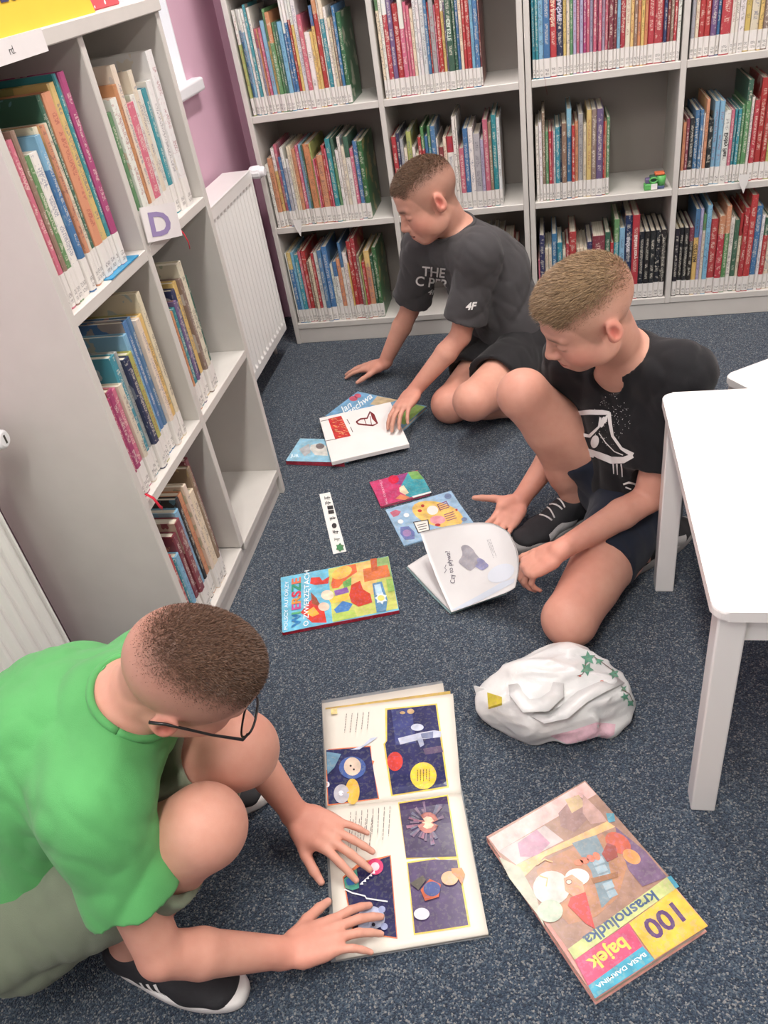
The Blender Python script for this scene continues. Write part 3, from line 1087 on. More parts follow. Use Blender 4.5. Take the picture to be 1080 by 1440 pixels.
MAT_SKIN = skin_material()
MAT_HAIR = hair_material()
SK = np.array(srgb(218, 170, 150)[:3]); SKR = np.array(srgb(214, 134, 118)[:3]); LIP = np.array(srgb(192, 104, 96)[:3])


def sm(a, b, x):
    t = np.clip((x - a) / (b - a), 0, 1)
    return t * t * (3 - 2 * t)


def hair_cover(L, s, up=0.0):
    """how much hair grows at head-local points: 0 skin, ~.4 shaved sides, 1 top"""
    x, y, z = L[:, 0] / s, L[:, 1] / s, L[:, 2] / s
    line = .068 - .078 * sm(.060, .018, y) * sm(.02, .05, np.abs(x)) - .020 * sm(.085, .06, y) * sm(.03, .055, np.abs(x))
    line = np.where(y < .012, -.008 + 0.0 * y, line)
    line = np.where(y < -.012, -.008 - .050 * sm(-.012, -.06, y), line)
    f = sm(line - .009, line + .010, z)
    ear = np.exp(-(((y + .012) / .020) ** 2 + ((z + .002) / .030) ** 2)) * (np.abs(x) > .06)
    f = f * (1 - np.clip(ear * 1.6, 0, 1))
    # fade: thin near the line, dense on top
    dens = sm(.024 + up, .096 + up * .6, z + .026 * sm(.03, .09, y) + .008 * sm(-.03, -.09, y)) ** 1.6
    return f, dens


def body_tint(pts, F, s, hair_rgb, knees=(), nails=(), stub=.42, warm=()):
    n = len(pts)
    c = np.tile(SK, (n, 1))
    mixin = lambda c, col, f: c * (1 - f[:, None]) + np.asarray(col) * f[:, None]
    c = mixin(c, SKR, .22 * (.5 + .5 * vnoise(pts, 26, 3)))
    for p, r, a in list(knees) + list(warm):
        c = mixin(c, SKR, a * np.exp(-((np.linalg.norm(pts - np.asarray(p), axis=1) / r) ** 2)))
    L = F.local(pts) / s
    x, y, z = L.T
    inh = (np.abs(x) < .12) & (np.abs(y) < .14) & (z > -.11) & (z < .14)
    blob = lambda cx, cy, cz, rx, ry, rz: np.exp(-(((x - cx) / rx) ** 2 + ((y - cy) / ry) ** 2 + ((z - cz) / rz) ** 2)) * inh
    for q in (-1, 1):
        c = mixin(c, SKR, .75 * blob(q * .044, .058, -.036, .024, .034, .026))
        c = mixin(c, SKR, .85 * blob(q * .082, -.012, -.004, .014, .022, .034))
        c = mixin(c, srgb(170, 70, 62)[:3], .75 * blob(q * .0785, -.010, -.002, .007, .009, .015))
        br = np.exp(-(((np.abs(x - q * .028)) / .017) ** 4 + ((z - .0185 + 6 * (np.abs(x) - .03) ** 2) / .0052) ** 2)) * (y > .06) * inh
        c = mixin(c, np.asarray(hair_rgb) * .7, .85 * br)
        c = mixin(c, srgb(70, 44, 36)[:3], .95 * blob(q * .030, .0885, -.0095, .0145, .014, .0030))
    c = mixin(c, SKR, .35 * blob(0, .108, -.034, .012, .012, .012))
    lip = blob(0, .090, -.062, .0165, .012, .0085)
    c = mixin(c, LIP, .8 * np.clip(lip * 1.5, 0, 1))
    c = mixin(c, srgb(96, 40, 36)[:3], .9 * np.exp(-((z + .0622) / .0020) ** 2) * (np.abs(x) < .020) * (y > .07) * inh)
    f, dens = hair_cover(L, 1.0, getattr(F, 'fade', 0.0))
    c = mixin(c, hair_rgb, np.clip(f * (stub + (1 - stub) * dens), 0, 1) * inh * .92)
    for p, r in nails:
        c = mixin(c, srgb(228, 176, 160)[:3], .7 * np.clip(1.6 - np.linalg.norm(pts - p, axis=1) / r, 0, 1))
    return c


def add_hair(person, pts, quads, F, s, hair_rgb, count, length, lie, seed, hi_rgb):
    """cropped hair: thousands of short tapered blades rooted on the scalp"""
    rs = np.random.RandomState(seed)
    q = np.asarray(quads)
    ctr = pts[q].mean(1)
    L = F.local(ctr) / s
    ok = (np.abs(L[:, 0]) < .11) & (np.abs(L[:, 1]) < .13) & (L[:, 2] > -.08) & (L[:, 2] < .14)
    nrm = np.cross(pts[q[:, 2]] - pts[q[:, 0]], pts[q[:, 3]] - pts[q[:, 1]])
    ar = np.linalg.norm(nrm, axis=1); nrm = nrm / (ar[:, None] + 1e-12)
    out = ((ctr - F(0, -.01, .02)) * nrm).sum(1)
    nrm = np.where(out[:, None] < 0, -nrm, nrm)
    f, dens = hair_cover(L, 1.0, getattr(F, 'fade', 0.0))
    w = np.where(ok, f * (.015 + dens) * ar, 0)
    pick = rs.choice(len(q), count, p=w / w.sum())
    a = rs.rand(count, 2)
    P = pts[q[pick, 0]] * ((1 - a[:, :1]) * (1 - a[:, 1:])) + pts[q[pick, 1]] * (a[:, :1] * (1 - a[:, 1:])) + pts[q[pick, 2]] * (a[:, :1] * a[:, 1:]) + pts[q[pick, 3]] * ((1 - a[:, :1]) * a[:, 1:])
    N = nrm[pick]
    D = dens[pick]
    comb = F.M @ np.asarray(lie, float)
    wild = rs.randn(count, 3) * .16
    dirv = N * .6 + comb[None] * (.25 + .75 * D[:, None]) + wild
    dirv /= np.linalg.norm(dirv, axis=1)[:, None]
    ln = (length[0] + (length[1] - length[0]) * D) * (.7 + .6 * rs.rand(count))
    side = np.cross(dirv, N + rs.randn(count, 3) * .5); side /= np.linalg.norm(side, axis=1)[:, None] + 1e-9
    hw = .00032 + .00018 * rs.rand(count)
    b0 = P - N * .0012
    mid = b0 + dirv * (ln * .55)[:, None] + N * (ln * .06)[:, None]
    tip = b0 + dirv * ln[:, None] + comb[None] * (ln * .30 * D)[:, None]
    V = np.empty((count, 5, 3))
    V[:, 0] = b0 - side * hw[:, None]; V[:, 1] = b0 + side * hw[:, None]
    V[:, 2] = mid + side * hw[:, None] * .8; V[:, 3] = mid - side * hw[:, None] * .8
    V[:, 4] = tip
    base = np.arange(count)[:, None] * 5
    Q = base + np.array([[0, 1, 2, 3]]); T = base + np.array([[3, 2, 4]])
    cl = np.asarray(hair_rgb)[None] * (.65 + .6 * rs.rand(count, 1)) * (1 - .5 * (rs.rand(count, 1) < .25) * 0) 
    cl = cl * (1 - .6 * rs.rand(count, 1) * D[:, None]) + np.asarray(hi_rgb)[None] * (.6 * rs.rand(count, 1) * D[:, None])
    tint = np.repeat(cl, 5, 0)
    o = link('hair', np_mesh('hair', V.reshape(-1, 3), Q, MAT_HAIR, T, smooth=False, tint=tint), person)
    o['kind'] = 'stuff'
    return o


def cloth_part(person, name, S, vox, mat, wr=(0, 20, 1), smooth=2, label=None):
    amp, fr, sd = wr
    warp = (lambda P: amp * (np.clip(1 - 1.5 * np.abs(vnoise(P, fr, sd)), 0, 1) ** 2) + amp * .45 * (np.clip(1 - 1.5 * np.abs(vnoise(P, fr * 2.1, sd + 9)), 0, 1) ** 2) - amp * .5) if amp else None
    pts, quads, tris = S.mesh(vox, warp)
    pts = relax(pts, quads, smooth)
    o = link(name, np_mesh(name, pts, quads, mat), person)
    if label: o['label'] = label
    bv = BVHTree.FromPolygons([tuple(p) for p in pts], [tuple(f) for f in quads.tolist()])
    return o, bv


def decal(name, shapes, origin, X, Y, bv, mat, parent, lift=.0016, sub=.012, away=None):
    """lay flat artwork (list of (verts2d, faces)) onto a curved surface by projecting along the normal of its plane"""
    X = Vector(unit(X)); Y = Vector(unit(Y)); Z = X.cross(Y).normalized(); O = Vector(origin)
    bm = bmesh.new()
    for vs, fs in shapes:
        vv = [bm.verts.new((x, y, 0)) for x, y in vs]
        for f in fs:
            try: bm.faces.new([vv[i] for i in f])
            except ValueError: pass
    bmesh.ops.triangulate(bm, faces=bm.faces[:])
    for _ in range(3):
        long = [e for e in bm.edges if e.calc_length() > sub]
        if not long: break
        bmesh.ops.subdivide_edges(bm, edges=long, cuts=1)
        bmesh.ops.triangulate(bm, faces=[f for f in bm.faces if len(f.verts) > 3])
    dead = []
    for v in bm.verts:
        p = O + X * v.co.x + Y * v.co.y
        h = bv.ray_cast(p + Z * .16, -Z, .40)
        if h[0] is None: dead.append(v); continue
        nn = h[1] if h[1].dot(Z) > 0 else -h[1]
        v.co = h[0] + (nn * .5 + Z * .5) * lift
    bmesh.ops.delete(bm, geom=dead, context='VERTS')
    me = bpy.data.meshes.new(name)
    bm.to_mesh(me); bm.free()
    me.materials.append(mat)
    return link(name, me, parent)


def stroke(pts, w):
    """2D brush stroke as quads; w width or list"""
    n = len(pts)
    ws = w if isinstance(w, (list, tuple)) else [w] * n
    vs, fs = [], []
    for i, (x, y) in enumerate(pts):
        a = pts[max(0, i - 1)]; b = pts[min(n - 1, i + 1)]
        dx, dy = b[0] - a[0], b[1] - a[1]
        L = math.hypot(dx, dy) + 1e-9
        nx, ny = -dy / L * ws[i] / 2, dx / L * ws[i] / 2
        vs += [(x + nx, y + ny), (x - nx, y - ny)]
    for i in range(n - 1):
        fs.append((2 * i, 2 * i + 1, 2 * i + 3, 2 * i + 2))
    return vs, fs


def disc(cx, cy, rx, ry=None, n=20, a0=0.0):
    ry = rx if ry is None else ry
    vs = []
    for k in range(n):
        t = 2 * math.pi * k / n
        x, y = rx * math.cos(t), ry * math.sin(t)
        vs.append((cx + x * math.cos(a0) - y * math.sin(a0), cy + x * math.sin(a0) + y * math.cos(a0)))
    return vs, [tuple(range(n))]


def placed(shape, x, y, s=1.0, a=0.0):
    vs, fs = shape
    ca, sa = math.cos(a), math.sin(a)
    return [(x + s * (u * ca - v * sa), y + s * (u * sa + v * ca)) for u, v in vs], fs


# ------------------------------------------------------------------ shoes
def make_shoe(person, heel, toe, s, upper_mat, sole_mat, label=None, extras=None, strap=None):
    heel = np.asarray(heel, float); toe = np.asarray(toe, float)
    f = toe - heel; f[2] = 0; f = unit(f); sd = np.cross(f, V3(0, 0, 1))
    F = Frame((heel[0], heel[1], 0), sd, f, V3(0, 0, 1))
    L = .235 * s
    S = Solid()
    S.seg(F(0, .030, .045), F(0, .085, .050), (.031, .040), (.034, .040), u=sd, k=.02)
    S.seg(F(0, .085, .046), F(0, .150, .034), (.035, .032), (.040, .024), u=sd, k=.02)
    S.seg(F(0, .150, .030), F(.002, .200, .028), (.041, .022), (.036, .016), u=sd, k=.02)
    S.seg(F(0, .036, .060), F(0, .046, .086), (.031, .036), (.032, .035), u=sd, k=.015, cap=(.03, .012))     # collar
    S.ell(F(0, .044, .118), (.023, .028, .030), sd, f, k=.006, op='sub')                    # opening
    S.seg(F(-.2, .1, -.085), F(.2, .1, -.085), (.2, .1), (.2, .1), u=f, k=.003, op='sub')   # flat underside
    pts, quads, _ = S.mesh(.004)
    pts = relax(pts, quads, 2)
    up = link('shoe', np_mesh('shoe', pts, quads, upper_mat), person)
    if label: up['label'] = label
    # sole: outline swept up with a rounded rim
    out = []
    for k in range(40):
        a = 2 * math.pi * k / 40
        y = .5 + .5 * math.cos(a)
        wy = (.033 + .010 * math.sin(math.pi * min(1, max(0, (y - .25) / .9)))) * (abs(math.sin(a)) ** .62) * (1 if math.sin(a) > 0 else -1)
        out.append((wy, -.004 + y * (L + .008)))
    lev = [(0, .93), (.006, 1.0), (.020, 1.02), (.027, .97)]
    vs, fs = [], []
    for z, sc in lev:
        for x, y in out:
            vs.append(F(x * sc, .115 + (y - .115) * (sc * .5 + .5), z + .010 * max(0, (y - .18) / .06) * (z > 0) * 0))
    n = len(out)
    for r in range(3):
        for k in range(n):
            fs.append((r * n + k, r * n + (k + 1) % n, (r + 1) * n + (k + 1) % n, (r + 1) * n + k))
    fs.append(tuple(range(n))[::-1]); fs.append(tuple(3 * n + k for k in range(n)))
    link('sole', mesh_from('sole', vs, fs, sole_mat, True), up)
    bv = BVHTree.FromPolygons([tuple(p) for p in pts], [tuple(q) for q in quads.tolist()])
    return up, F, bv
# ------------------------------------------------------------------ the three boys
def px_at(u, v, depth):
    return CAM_C + px_ray(u, v) * depth


def decal_px(name, shapes, bv, mat, parent, lift=.0026, sub=3.0):
    """print placed on cloth: outline points given as photograph pixels, dropped onto the cloth surface they show on"""
    bm = bmesh.new()
    for vs, fs in shapes:
        vv = [bm.verts.new((x, y, 0)) for x, y in vs]
        for f in fs:
            try: bm.faces.new([vv[i] for i in f])
            except ValueError: pass
    bmesh.ops.triangulate(bm, faces=bm.faces[:])
    for _ in range(4):
        long = [e for e in bm.edges if e.calc_length() > sub]
        if not long: break
        bmesh.ops.subdivide_edges(bm, edges=long, cuts=1)
        bmesh.ops.triangulate(bm, faces=[f for f in bm.faces if len(f.verts) > 3])
    dead = []
    C = Vector(CAM_C)
    for v in bm.verts:
        d = Vector(px_ray(v.co.x, v.co.y)).normalized()
        h = bv.ray_cast(C, d, 6)
        if h[0] is None: dead.append(v); continue
        nn = h[1] if h[1].dot(d) < 0 else -h[1]
        v.co = h[0] + (nn - d).normalized() * lift
    bmesh.ops.delete(bm, geom=dead, context='VERTS')
    bmesh.ops.recalc_face_normals(bm, faces=bm.faces[:])
    me = bpy.data.meshes.new(name)
    bm.to_mesh(me); bm.free()
    me.materials.append(mat)
    return link(name, me, parent)


def ring(S, c, ax, r, tube_r, n=18, k=.004, ell=1.0, u=None):
    ax = unit(ax)
    u = unit(np.cross(ax, V3(.2, .9, .1))) if u is None else unit(np.asarray(u, float) - ax * (np.asarray(u, float) @ ax))
    v = np.cross(ax, u)
    P = [c + (u * math.cos(2 * math.pi * i / n) + v * ell * math.sin(2 * math.pi * i / n)) * r for i in range(n)]
    for i in range(n):
        S.seg(P[i], P[(i + 1) % n], tube_r, k=k)


def boy(J, F, cfg):
    J = {k: np.array(v, float) for k, v in J.items()}
    root = empty('person', (J['P'][0], J['P'][1], 0))
    bpy.context.view_layer.update()
    tag(root, cfg['label'], 'person', 'people reading on the carpet')
    inv = root.location.copy()

    def fixp(o):
        o.location = -inv if o.parent is root else o.location
        return o
    ax = unit(J['SR'] - J['SL'])                       # across the shoulders
    hx = unit(J['HR'] - J['HL'])
    tn = unit(J['N'] - J['Ch'])
    # ---- body
    S = Solid()
    S.seg(J['P'], J['Ch'], (.112, .088), (.122, .090), u=hx, k=.03)
    S.seg(J['Ch'], J['N'] - tn * .045, (.122, .090), (.095, .065), u=ax, k=.03)
    S.seg(J['SL'], J['SR'], .046, k=.03)
    up = F.M[:, 2]
    S.seg(J['N'] - tn * .03, F(0, -.018, -.045), (.052, .050), (.047, .050), u=ax, k=.03)
    add_head(S, F, cfg.get('hs', 1.0))
    for q in 'LR':
        S.seg(J['N'] - tn * .012, J['S' + q] + tn * .004, .040, .036, k=.04)
    for q in 'LR':
        add_arm(S, J['S' + q], J['E' + q], J['W' + q], fat=cfg.get('fat', 1.0))
        add_leg(S, J['H' + q], J['K' + q], J['A' + q], cfg.get('legs', 1.0))
        f = J['T' + q] - J['A' + q]
        S.seg(J['A' + q] - V3(0, 0, .022), J['A' + q] + f * .5 - V3(0, 0, .012), .026, .016, k=.02)
    nails = []
    for h in cfg['hands']:
        nails += add_hand(S, **h)
    if cfg.get('floor_cut', True):
        S.seg((J['P'][0] - 1.0, J['P'][1], -.2), (J['P'][0] + 1.0, J['P'][1], -.2), (1.4, .202), (1.4, .202), u=V3(0, 1, 0), k=.004, op='sub')
    pts, quads, _ = S.mesh(.0030)
    pts = relax(pts, quads, 1, .4)
    warm = [(J['E' + q], .06, .25) for q in 'LR'] + [(J['W' + q], .10, .40) for q in 'LR']
    tint = body_tint(pts, F, cfg.get('hs', 1.0), cfg['hair'], [(J['K' + q], .06, .30) for q in 'LR'], nails, cfg.get('stub', .42), warm)
    fixp(link('body', np_mesh('body', pts, quads, MAT_SKIN, tint=tint), root))
    fixp(add_hair(root, pts, quads, F, cfg.get('hs', 1.0), cfg['hair'], *cfg['hairspec']))
    # ---- shirt
    T = Solid()
    td = unit(J['Ch'] - J['P'])
    lowp = J['P'] + td * cfg.get('hem', .02)
    g = cfg.get('loose', 0.0)
    T.seg(lowp - td * .02, J['Ch'], (.138 + g, .112 + g), (.146 + g, .112 + g), u=hx, k=.04, cuts=[(lowp - td * .02, -td)])
    T.seg(J['Ch'], J['N'] - tn * .05, (.146 + g, .112 + g), (.112 + g, .080), u=ax, k=.04, cap=(.10, .045))
    T.seg(J['SL'], J['SR'], .054 + g * .5, k=.03)
    for q in 'LR':
        T.seg(J['N'] - tn * .020, J['S' + q], .050 + g * .5, .052 + g * .5, k=.05)
    for q in 'LR':
        a, e = J['S' + q], J['E' + q]
        d = unit(e - a); L = np.linalg.norm(e - a)
        end = a + d * L * cfg.get('sleeve', .66)
        w0, w1 = cfg.get('sleeve_r', (.063, .070))
        T.seg(a, end + d * .02, w0, w1, k=.05, cuts=[(end, d)])
    for q in 'LR':
        a, e = J['S' + q], J['E' + q]
        d = unit(e - a); L = np.linalg.norm(e - a)
        end = a + d * L * cfg.get('sleeve', .66)
        w0, w1 = cfg.get('sleeve_r', (.063, .070))
        T.seg(end - d * .05, end + d * .06, w1 - .020, w1 - .009, k=.002, op='sub', late=True)
    hd = unit(F(0, -.018, -.045) - J['N'])
    nb = J['N'] - tn * .022
    T.seg(nb + hd * .022, nb + hd * .16, (.058, .056), (.070, .066), u=ax, k=.008, op='sub', late=True)
    if cfg.get('scoop'):
        fr = unit(np.cross(ax, tn))
        if fr @ F.M[:, 1] < 0: fr = -fr
        T.ell(J['N'] + fr * .062 - tn * .026, (.040, .050, .034), ax, fr, k=.008, op='sub', late=True)
    if cfg.get('vneck'):
        fr = unit(np.cross(ax, tn))
        if fr @ F.M[:, 1] < 0: fr = -fr
        p0 = J['N'] + fr * .055 - tn * .03
        T.seg(p0, p0 + fr * .02 - tn * cfg['vneck'], (.040, .05), (.012, .04), u=ax, k=.01, op='sub')
    if cfg.get('ring', False):
        ring(T, nb + hd * .030, hd, .0625, .0070, u=ax, ell=.96, k=.006)
    wr = cfg.get('wrinkle', (.0065, 24, 5))
    sh, sbv = cloth_part(root, 'shirt', T, .0042, cfg['shirt_mat'], wr, 2, cfg['shirt_label'])
    fixp(sh)
    # ribbed collar along the neck opening
    cu_ = unit(ax - hd * (ax @ hd)); cv_ = np.cross(hd, cu_)
    cp = []
    for i in range(40):
        a = 2 * math.pi * i / 40
        p0 = nb + (cu_ * math.cos(a) * .0655 + cv_ * math.sin(a) * .0635)
        h = sbv.ray_cast(Vector(p0 + hd * .20), Vector(-hd), .35)
        cp.append(np.array(h[0]) if h[0] is not None else None)
    good = [p for p in cp if p is not None]
    hs_ = np.array([(p - nb) @ hd for p in good]); md = np.median(hs_)
    good = [p - hd * max(0, (p - nb) @ hd - md - .03) for p in good]
    if len(good) > 20 and not cfg.get('scoop'):
        for _ in range(3):
            good = [(good[i - 1] + good[i] * 2 + good[(i + 1) % len(good)]) / 4 for i in range(len(good))]
        co_ = tube('collar', [tuple(p + hd * .001) for p in good] + [tuple(good[0] + hd * .001)], .0055, cfg['shirt_mat'], sh, 8)
    # ---- shorts
    Q = Solid()
    Q.seg(J['HL'], J['HR'], (.100, .100), (.100, .100), u=td, k=.04)
    Q.seg(J['P'], J['P'] + td * .06, (.130, .108), (.128, .104), u=hx, k=.03)
    for q, fr in zip('LR', cfg['shorts_len']):
        a, e = J['H' + q], J['K' + q]
        d = unit(e - a); L = np.linalg.norm(e - a)
        end = a + d * L * fr
        sag = V3(0, 0, -1) * cfg.get('sag', 0.0)
        Q.seg(a, end + d * .02 + sag, .098, cfg.get('leg_r', .085), k=.03, cuts=[(end, d)])
    for q, fr in zip('LR', cfg['shorts_len']):
        a, e = J['H' + q], J['K' + q]
        d = unit(e - a); L = np.linalg.norm(e - a)
        end = a + d * L * fr
        Q.seg(end - d * .04, end + d * .05, cfg.get('leg_r', .085) - .020, cfg.get('leg_r', .085) - .008, k=.002, op='sub', late=True)
    Q.seg((J['P'][0] - 1.0, J['P'][1], -.2), (J['P'][0] + 1.0, J['P'][1], -.2), (1.4, .203), (1.4, .203), u=V3(0, 1, 0), k=.004, op='sub')
    sr, _ = cloth_part(root, 'shorts', Q, .0045, cfg['shorts_mat'], cfg.get('swrinkle', (.0070, 19, 11)), 2, cfg['shorts_label'])
    fixp(sr)
    # ---- shoes
    shoes = []
    for q in 'LR':
        a, t = J['A' + q], J['T' + q]
        f = t - a; f[2] = 0; f = unit(f)
        hl = a - f * .040
        up_, SF, bv = make_shoe(root, hl, hl + f * .2, 1.0, cfg['shoe_mat'], cfg['sole_mat'], cfg.get('shoe_label'))
        fixp(up_)
        shoes.append((up_, SF, bv))
    return root, sbv, shoes, sh, fixp


MAT_PRINT_W = plain('white_print', (232, 230, 228), .7, .03, 60)
MAT_BLACK_RUB = plain('black_shoe_fabric', (38, 38, 42), .75, .12, 60, .3, .001)
MAT_SOLE_W = plain('white_rubber', (232, 230, 228), .55, .03, 30)
MAT_SOLE_G = plain('grey_rubber', (150, 148, 148), .6, .05, 30)

# ---- boy in green, squatting
GJ = dict(P=(.192, -2.300, .180), Ch=(.264, -2.222, .400), N=(.420, -2.215, .498), SL=(.400, -2.085, .432), SR=(.399, -2.347, .450),
          EL=(.438, -2.050, .234), ER=(.450, -2.426, .217), WL=(.536, -2.109, .062), WR=(.579, -2.343, .066), HL=(.180, -2.222, .190), HR=(.196, -2.385, .194),
          KL=(.520, -2.178, .343), KR=(.512, -2.313, .351), AL=(.262, -2.080, .076), AR=(.317, -2.361, .074), TL=(.393, -2.045, .030), TR=(.457, -2.381, .031))
GF = Frame((.526, -2.230, .578), (.083, -.950, -.302), (.816, .239, -.527), (.573, -.203, .794)).tilt(11)
GF.fade = .016
g_r = on_floor(498, 1304, .051); g_l = on_floor(498, 1192, .051)
GH = [dict(W=GJ['WR'], d=np.array(g_r) - np.array(GJ['WR']), n=(-.1, .15, 1), side=1, curl=[(.06, .26, .16), (.08, .28, .16), (.08, .30, .16), (.06, .34, .2)], spread=.16, thumb=(.85, .25, .1, .15)),
      dict(W=GJ['WL'], d=np.array(g_l) - np.array(GJ['WL']), n=(-.1, -.1, 1), side=-1, curl=[(.06, .26, .16), (.08, .28, .16), (.08, .30, .16), (.06, .34, .2)], spread=.15, thumb=(.70, .2, .1, .3))]
boyG, gbv, gshoes, gshirt, gfix = boy(GJ, GF, dict(
    label='person in a bright green shirt and glasses squatting over an open comic book', hands=GH, hair=srgb(88, 66, 54)[:3],
    hairspec=(26000, (.0015, .0055), (0, .45, .1), 3, srgb(132, 102, 82)[:3]), stub=.40,
    shirt_mat=cloth('green_jersey', (90, 166, 98)), shirt_label='bright green short-sleeved shirt', shorts_mat=cloth('sage_cotton', (118, 128, 108)), shorts_label='sage green cotton shorts',
    hs=.97, shorts_len=(.88, .84), leg_r=.082, sleeve=.58, sleeve_r=(.058, .070), hem=-.02, loose=.012, shoe_mat=MAT_BLACK_RUB, sole_mat=MAT_SOLE_W, shoe_label='black trainer with a thick white sole'))
# glasses
MAT_SPEC = plain('black_spectacle_plastic', (26, 26, 28), .3, .02, 30)
kk = NT('spectacle_lens'); kk.b.inputs['Transmission Weight'].default_value = 1.0; kk.b.inputs['Roughness'].default_value = 0.02; kk.b.inputs['IOR'].default_value = 1.08
kk.l(kk.ramp(kk.noise(kk.obj(), 3), [(0, (.96, .98, 1, 1)), (1, (1, 1, 1, 1))]), kk.b.inputs['Base Color'])
gl = empty('eyeglasses'); gl.parent = boyG; gfix(gl); gl['label'] = 'black plastic eyeglasses'
for q in (-1, 1):
    cx = q * .034
    pts = [GF(cx + .027 * math.copysign(abs(math.cos(a)) ** .75, math.cos(a)), .103 - .30 * abs(cx + .027 * math.cos(a)) ** 1.6, -.006 + .0195 * math.copysign(abs(math.sin(a)) ** .75, math.sin(a))) for a in [2 * math.pi * k / 24 for k in range(25)]]
    tube('rim', pts, .0017, MAT_SPEC, gl, 6)
    vs = pts[:24] + [GF(cx, .103 - .30 * abs(cx) ** 1.6, -.006)]
    link('lens', mesh_from('lens', vs, [(k, (k + 1) % 24, 24) for k in range(24)], kk.mat), gl)
    tube('temple_arm', [GF(q * .061, .098, .002), GF(q * .070, .092, .003), GF(q * .076, .045, .009), GF(q * .079, .0, .016), GF(q * .080, -.020, .018), GF(q * .078, -.036, .006)], [.0022, .0022, .0018, .0018, .0020, .0022], MAT_SPEC, gl, 6)
tube('bridge', [GF(-.008, .104, -.001), GF(0, .106, .002), GF(.008, .104, -.001)], .0016, MAT_SPEC, gl, 6)

# ---- boy in black, sitting with one knee up
MJ = dict(P=(1.184, -1.215, .112), Ch=(1.192, -1.215, .335), N=(1.150, -1.240, .503), SL=(1.258, -1.318, .480), SR=(1.050, -1.155, .448),
          EL=(1.203, -1.375, .206), ER=(1.020, -1.078, .170), WL=(1.006, -1.520, .178), WR=(.908, -1.182, .060), HL=(1.190, -1.258, .108), HR=(1.152, -1.162, .116),
          KL=(1.027, -1.620, .075), KR=(.936, -1.234, .402), AL=(1.195, -1.365, .055), AR=(1.051, -1.196, .074), TL=(1.290, -1.260, .035), TR=(.934, -1.284, .031))
MF = Frame((1.075, -1.354, .647), (-.365, .913, .181), (-.851, -.248, -.464), (-.378, -.324, .867))
mw = np.array(MJ['WL']); mk = px_at(724, 809, 1.768)
mrw = np.array(MJ['WR']); mrk = px_at(694, 752, 2.02)
MH = [dict(W=MJ['WL'], d=mk - mw, n=CAM_R.T @ V3(.25, -.75, -.6), side=-1, curl=[(.75, .6, .4), (.8, .65, .4), (.8, .7, .4), (.8, .7, .4)], spread=.03, thumb=(.42, .15, .1, .05)),
      dict(W=MJ['WR'], d=mrk - mrw, n=CAM_R.T @ V3(.35, -.2, .85), side=1, curl=[(.25, .3, .2)] * 4, spread=.06, thumb=(1.05, .15, .05, .0))]
boyM, mbv, mshoes, mshirt, mfix = boy(MJ, MF, dict(
    label='person in a black printed shirt sitting with one knee raised, holding a book', hands=MH, hair=srgb(118, 94, 72)[:3],
    hairspec=(24000, (.002, .0125), (.25, .75, -.05), 5, srgb(196, 166, 124)[:3]), stub=.40,
    shirt_mat=cloth('black_jersey', (30, 30, 33)), shirt_label='black short-sleeved shirt with white brush print', shorts_mat=cloth('navy_cotton', (32, 38, 52)), shorts_label='dark navy shorts',
    shorts_len=(.56, .42), leg_r=.076, sleeve=.72, sleeve_r=(.053, .056), hem=.02, loose=.004, scoop=1, hs=1.02, shoe_mat=MAT_BLACK_RUB, sole_mat=MAT_SOLE_G, shoe_label='black sneaker with a grey sole'))

# ---- boy in grey, kneeling to the side
BJ = dict(P=(.893, -.425, .165), Ch=(.798, -.395, .388), N=(.722, -.440, .533), SL=(.797, -.558, .497), SR=(.611, -.370, .463),
          EL=(.728, -.592, .262), ER=(.529, -.308, .237), WL=(.572, -.648, .112), WR=(.417, -.326, .054), HL=(.931, -.492, .145), HR=(.865, -.345, .140),
          KL=(.774, -.800, .152), KR=(.685, -.655, .062), AL=(1.007, -.574, .070), AR=(1.024, -.711, .062), TL=(1.100, -.461, .030), TR=(1.105, -.589, .030))
BF = Frame((.666, -.512, .657), (-.340, .939, -.051), (-.859, -.332, -.389), (-.382, -.089, .920))
bw = np.array(BJ['WL'])
BH = [dict(W=BJ['WL'], d=np.array(on_floor(545, 600, .076)) - bw, n=(-.3, -.15, 1), side=-1, curl=[(.25, .35, .25)] * 4, spread=.10, thumb=(.6, .3, .1, .35)),
      dict(W=BJ['WR'], d=np.array(on_floor(492, 520, .020)) - np.array(BJ['WR']), n=(0, 0, 1), side=1, curl=[(.05, .2, .1)] * 4, spread=.14, thumb=(.9, .2, .1, .15))]
boyB, bbv, bshoes, bshirt, bfix = boy(BJ, BF, dict(
    label='person in a dark grey lettered shirt kneeling by the back bookcase, reaching for a book', hands=BH, hair=srgb(98, 78, 64)[:3],
    hairspec=(20000, (.0015, .008), (0, .55, -.05), 8, srgb(136, 104, 78)[:3]), stub=.44,
    shirt_mat=cloth('charcoal_jersey', (70, 68, 70)), shirt_label='dark grey short-sleeved shirt with white lettering', shorts_mat=cloth('black_cotton', (36, 35, 37)), shorts_label='black shorts',
    shorts_len=(.66, .66), leg_r=.090, sleeve=.80, sleeve_r=(.055, .068), hem=.0, loose=.008, shoe_mat=MAT_BLACK_RUB, sole_mat=MAT_SOLE_W, shoe_label='dark trainer with a pale sole'))

# prints on the shirts
def text_px(s, u, v, size, ang, space=1.0, shear=0.0, off=0.0, squash=1.0):
    vs, fs = flat_text(s, size, space=space, shear=shear, offset=off)
    ca, sa = math.cos(ang), math.sin(ang)
    return [(u + x * squash * ca + y * sa, v + x * squash * sa - y * ca) for x, y in vs], fs


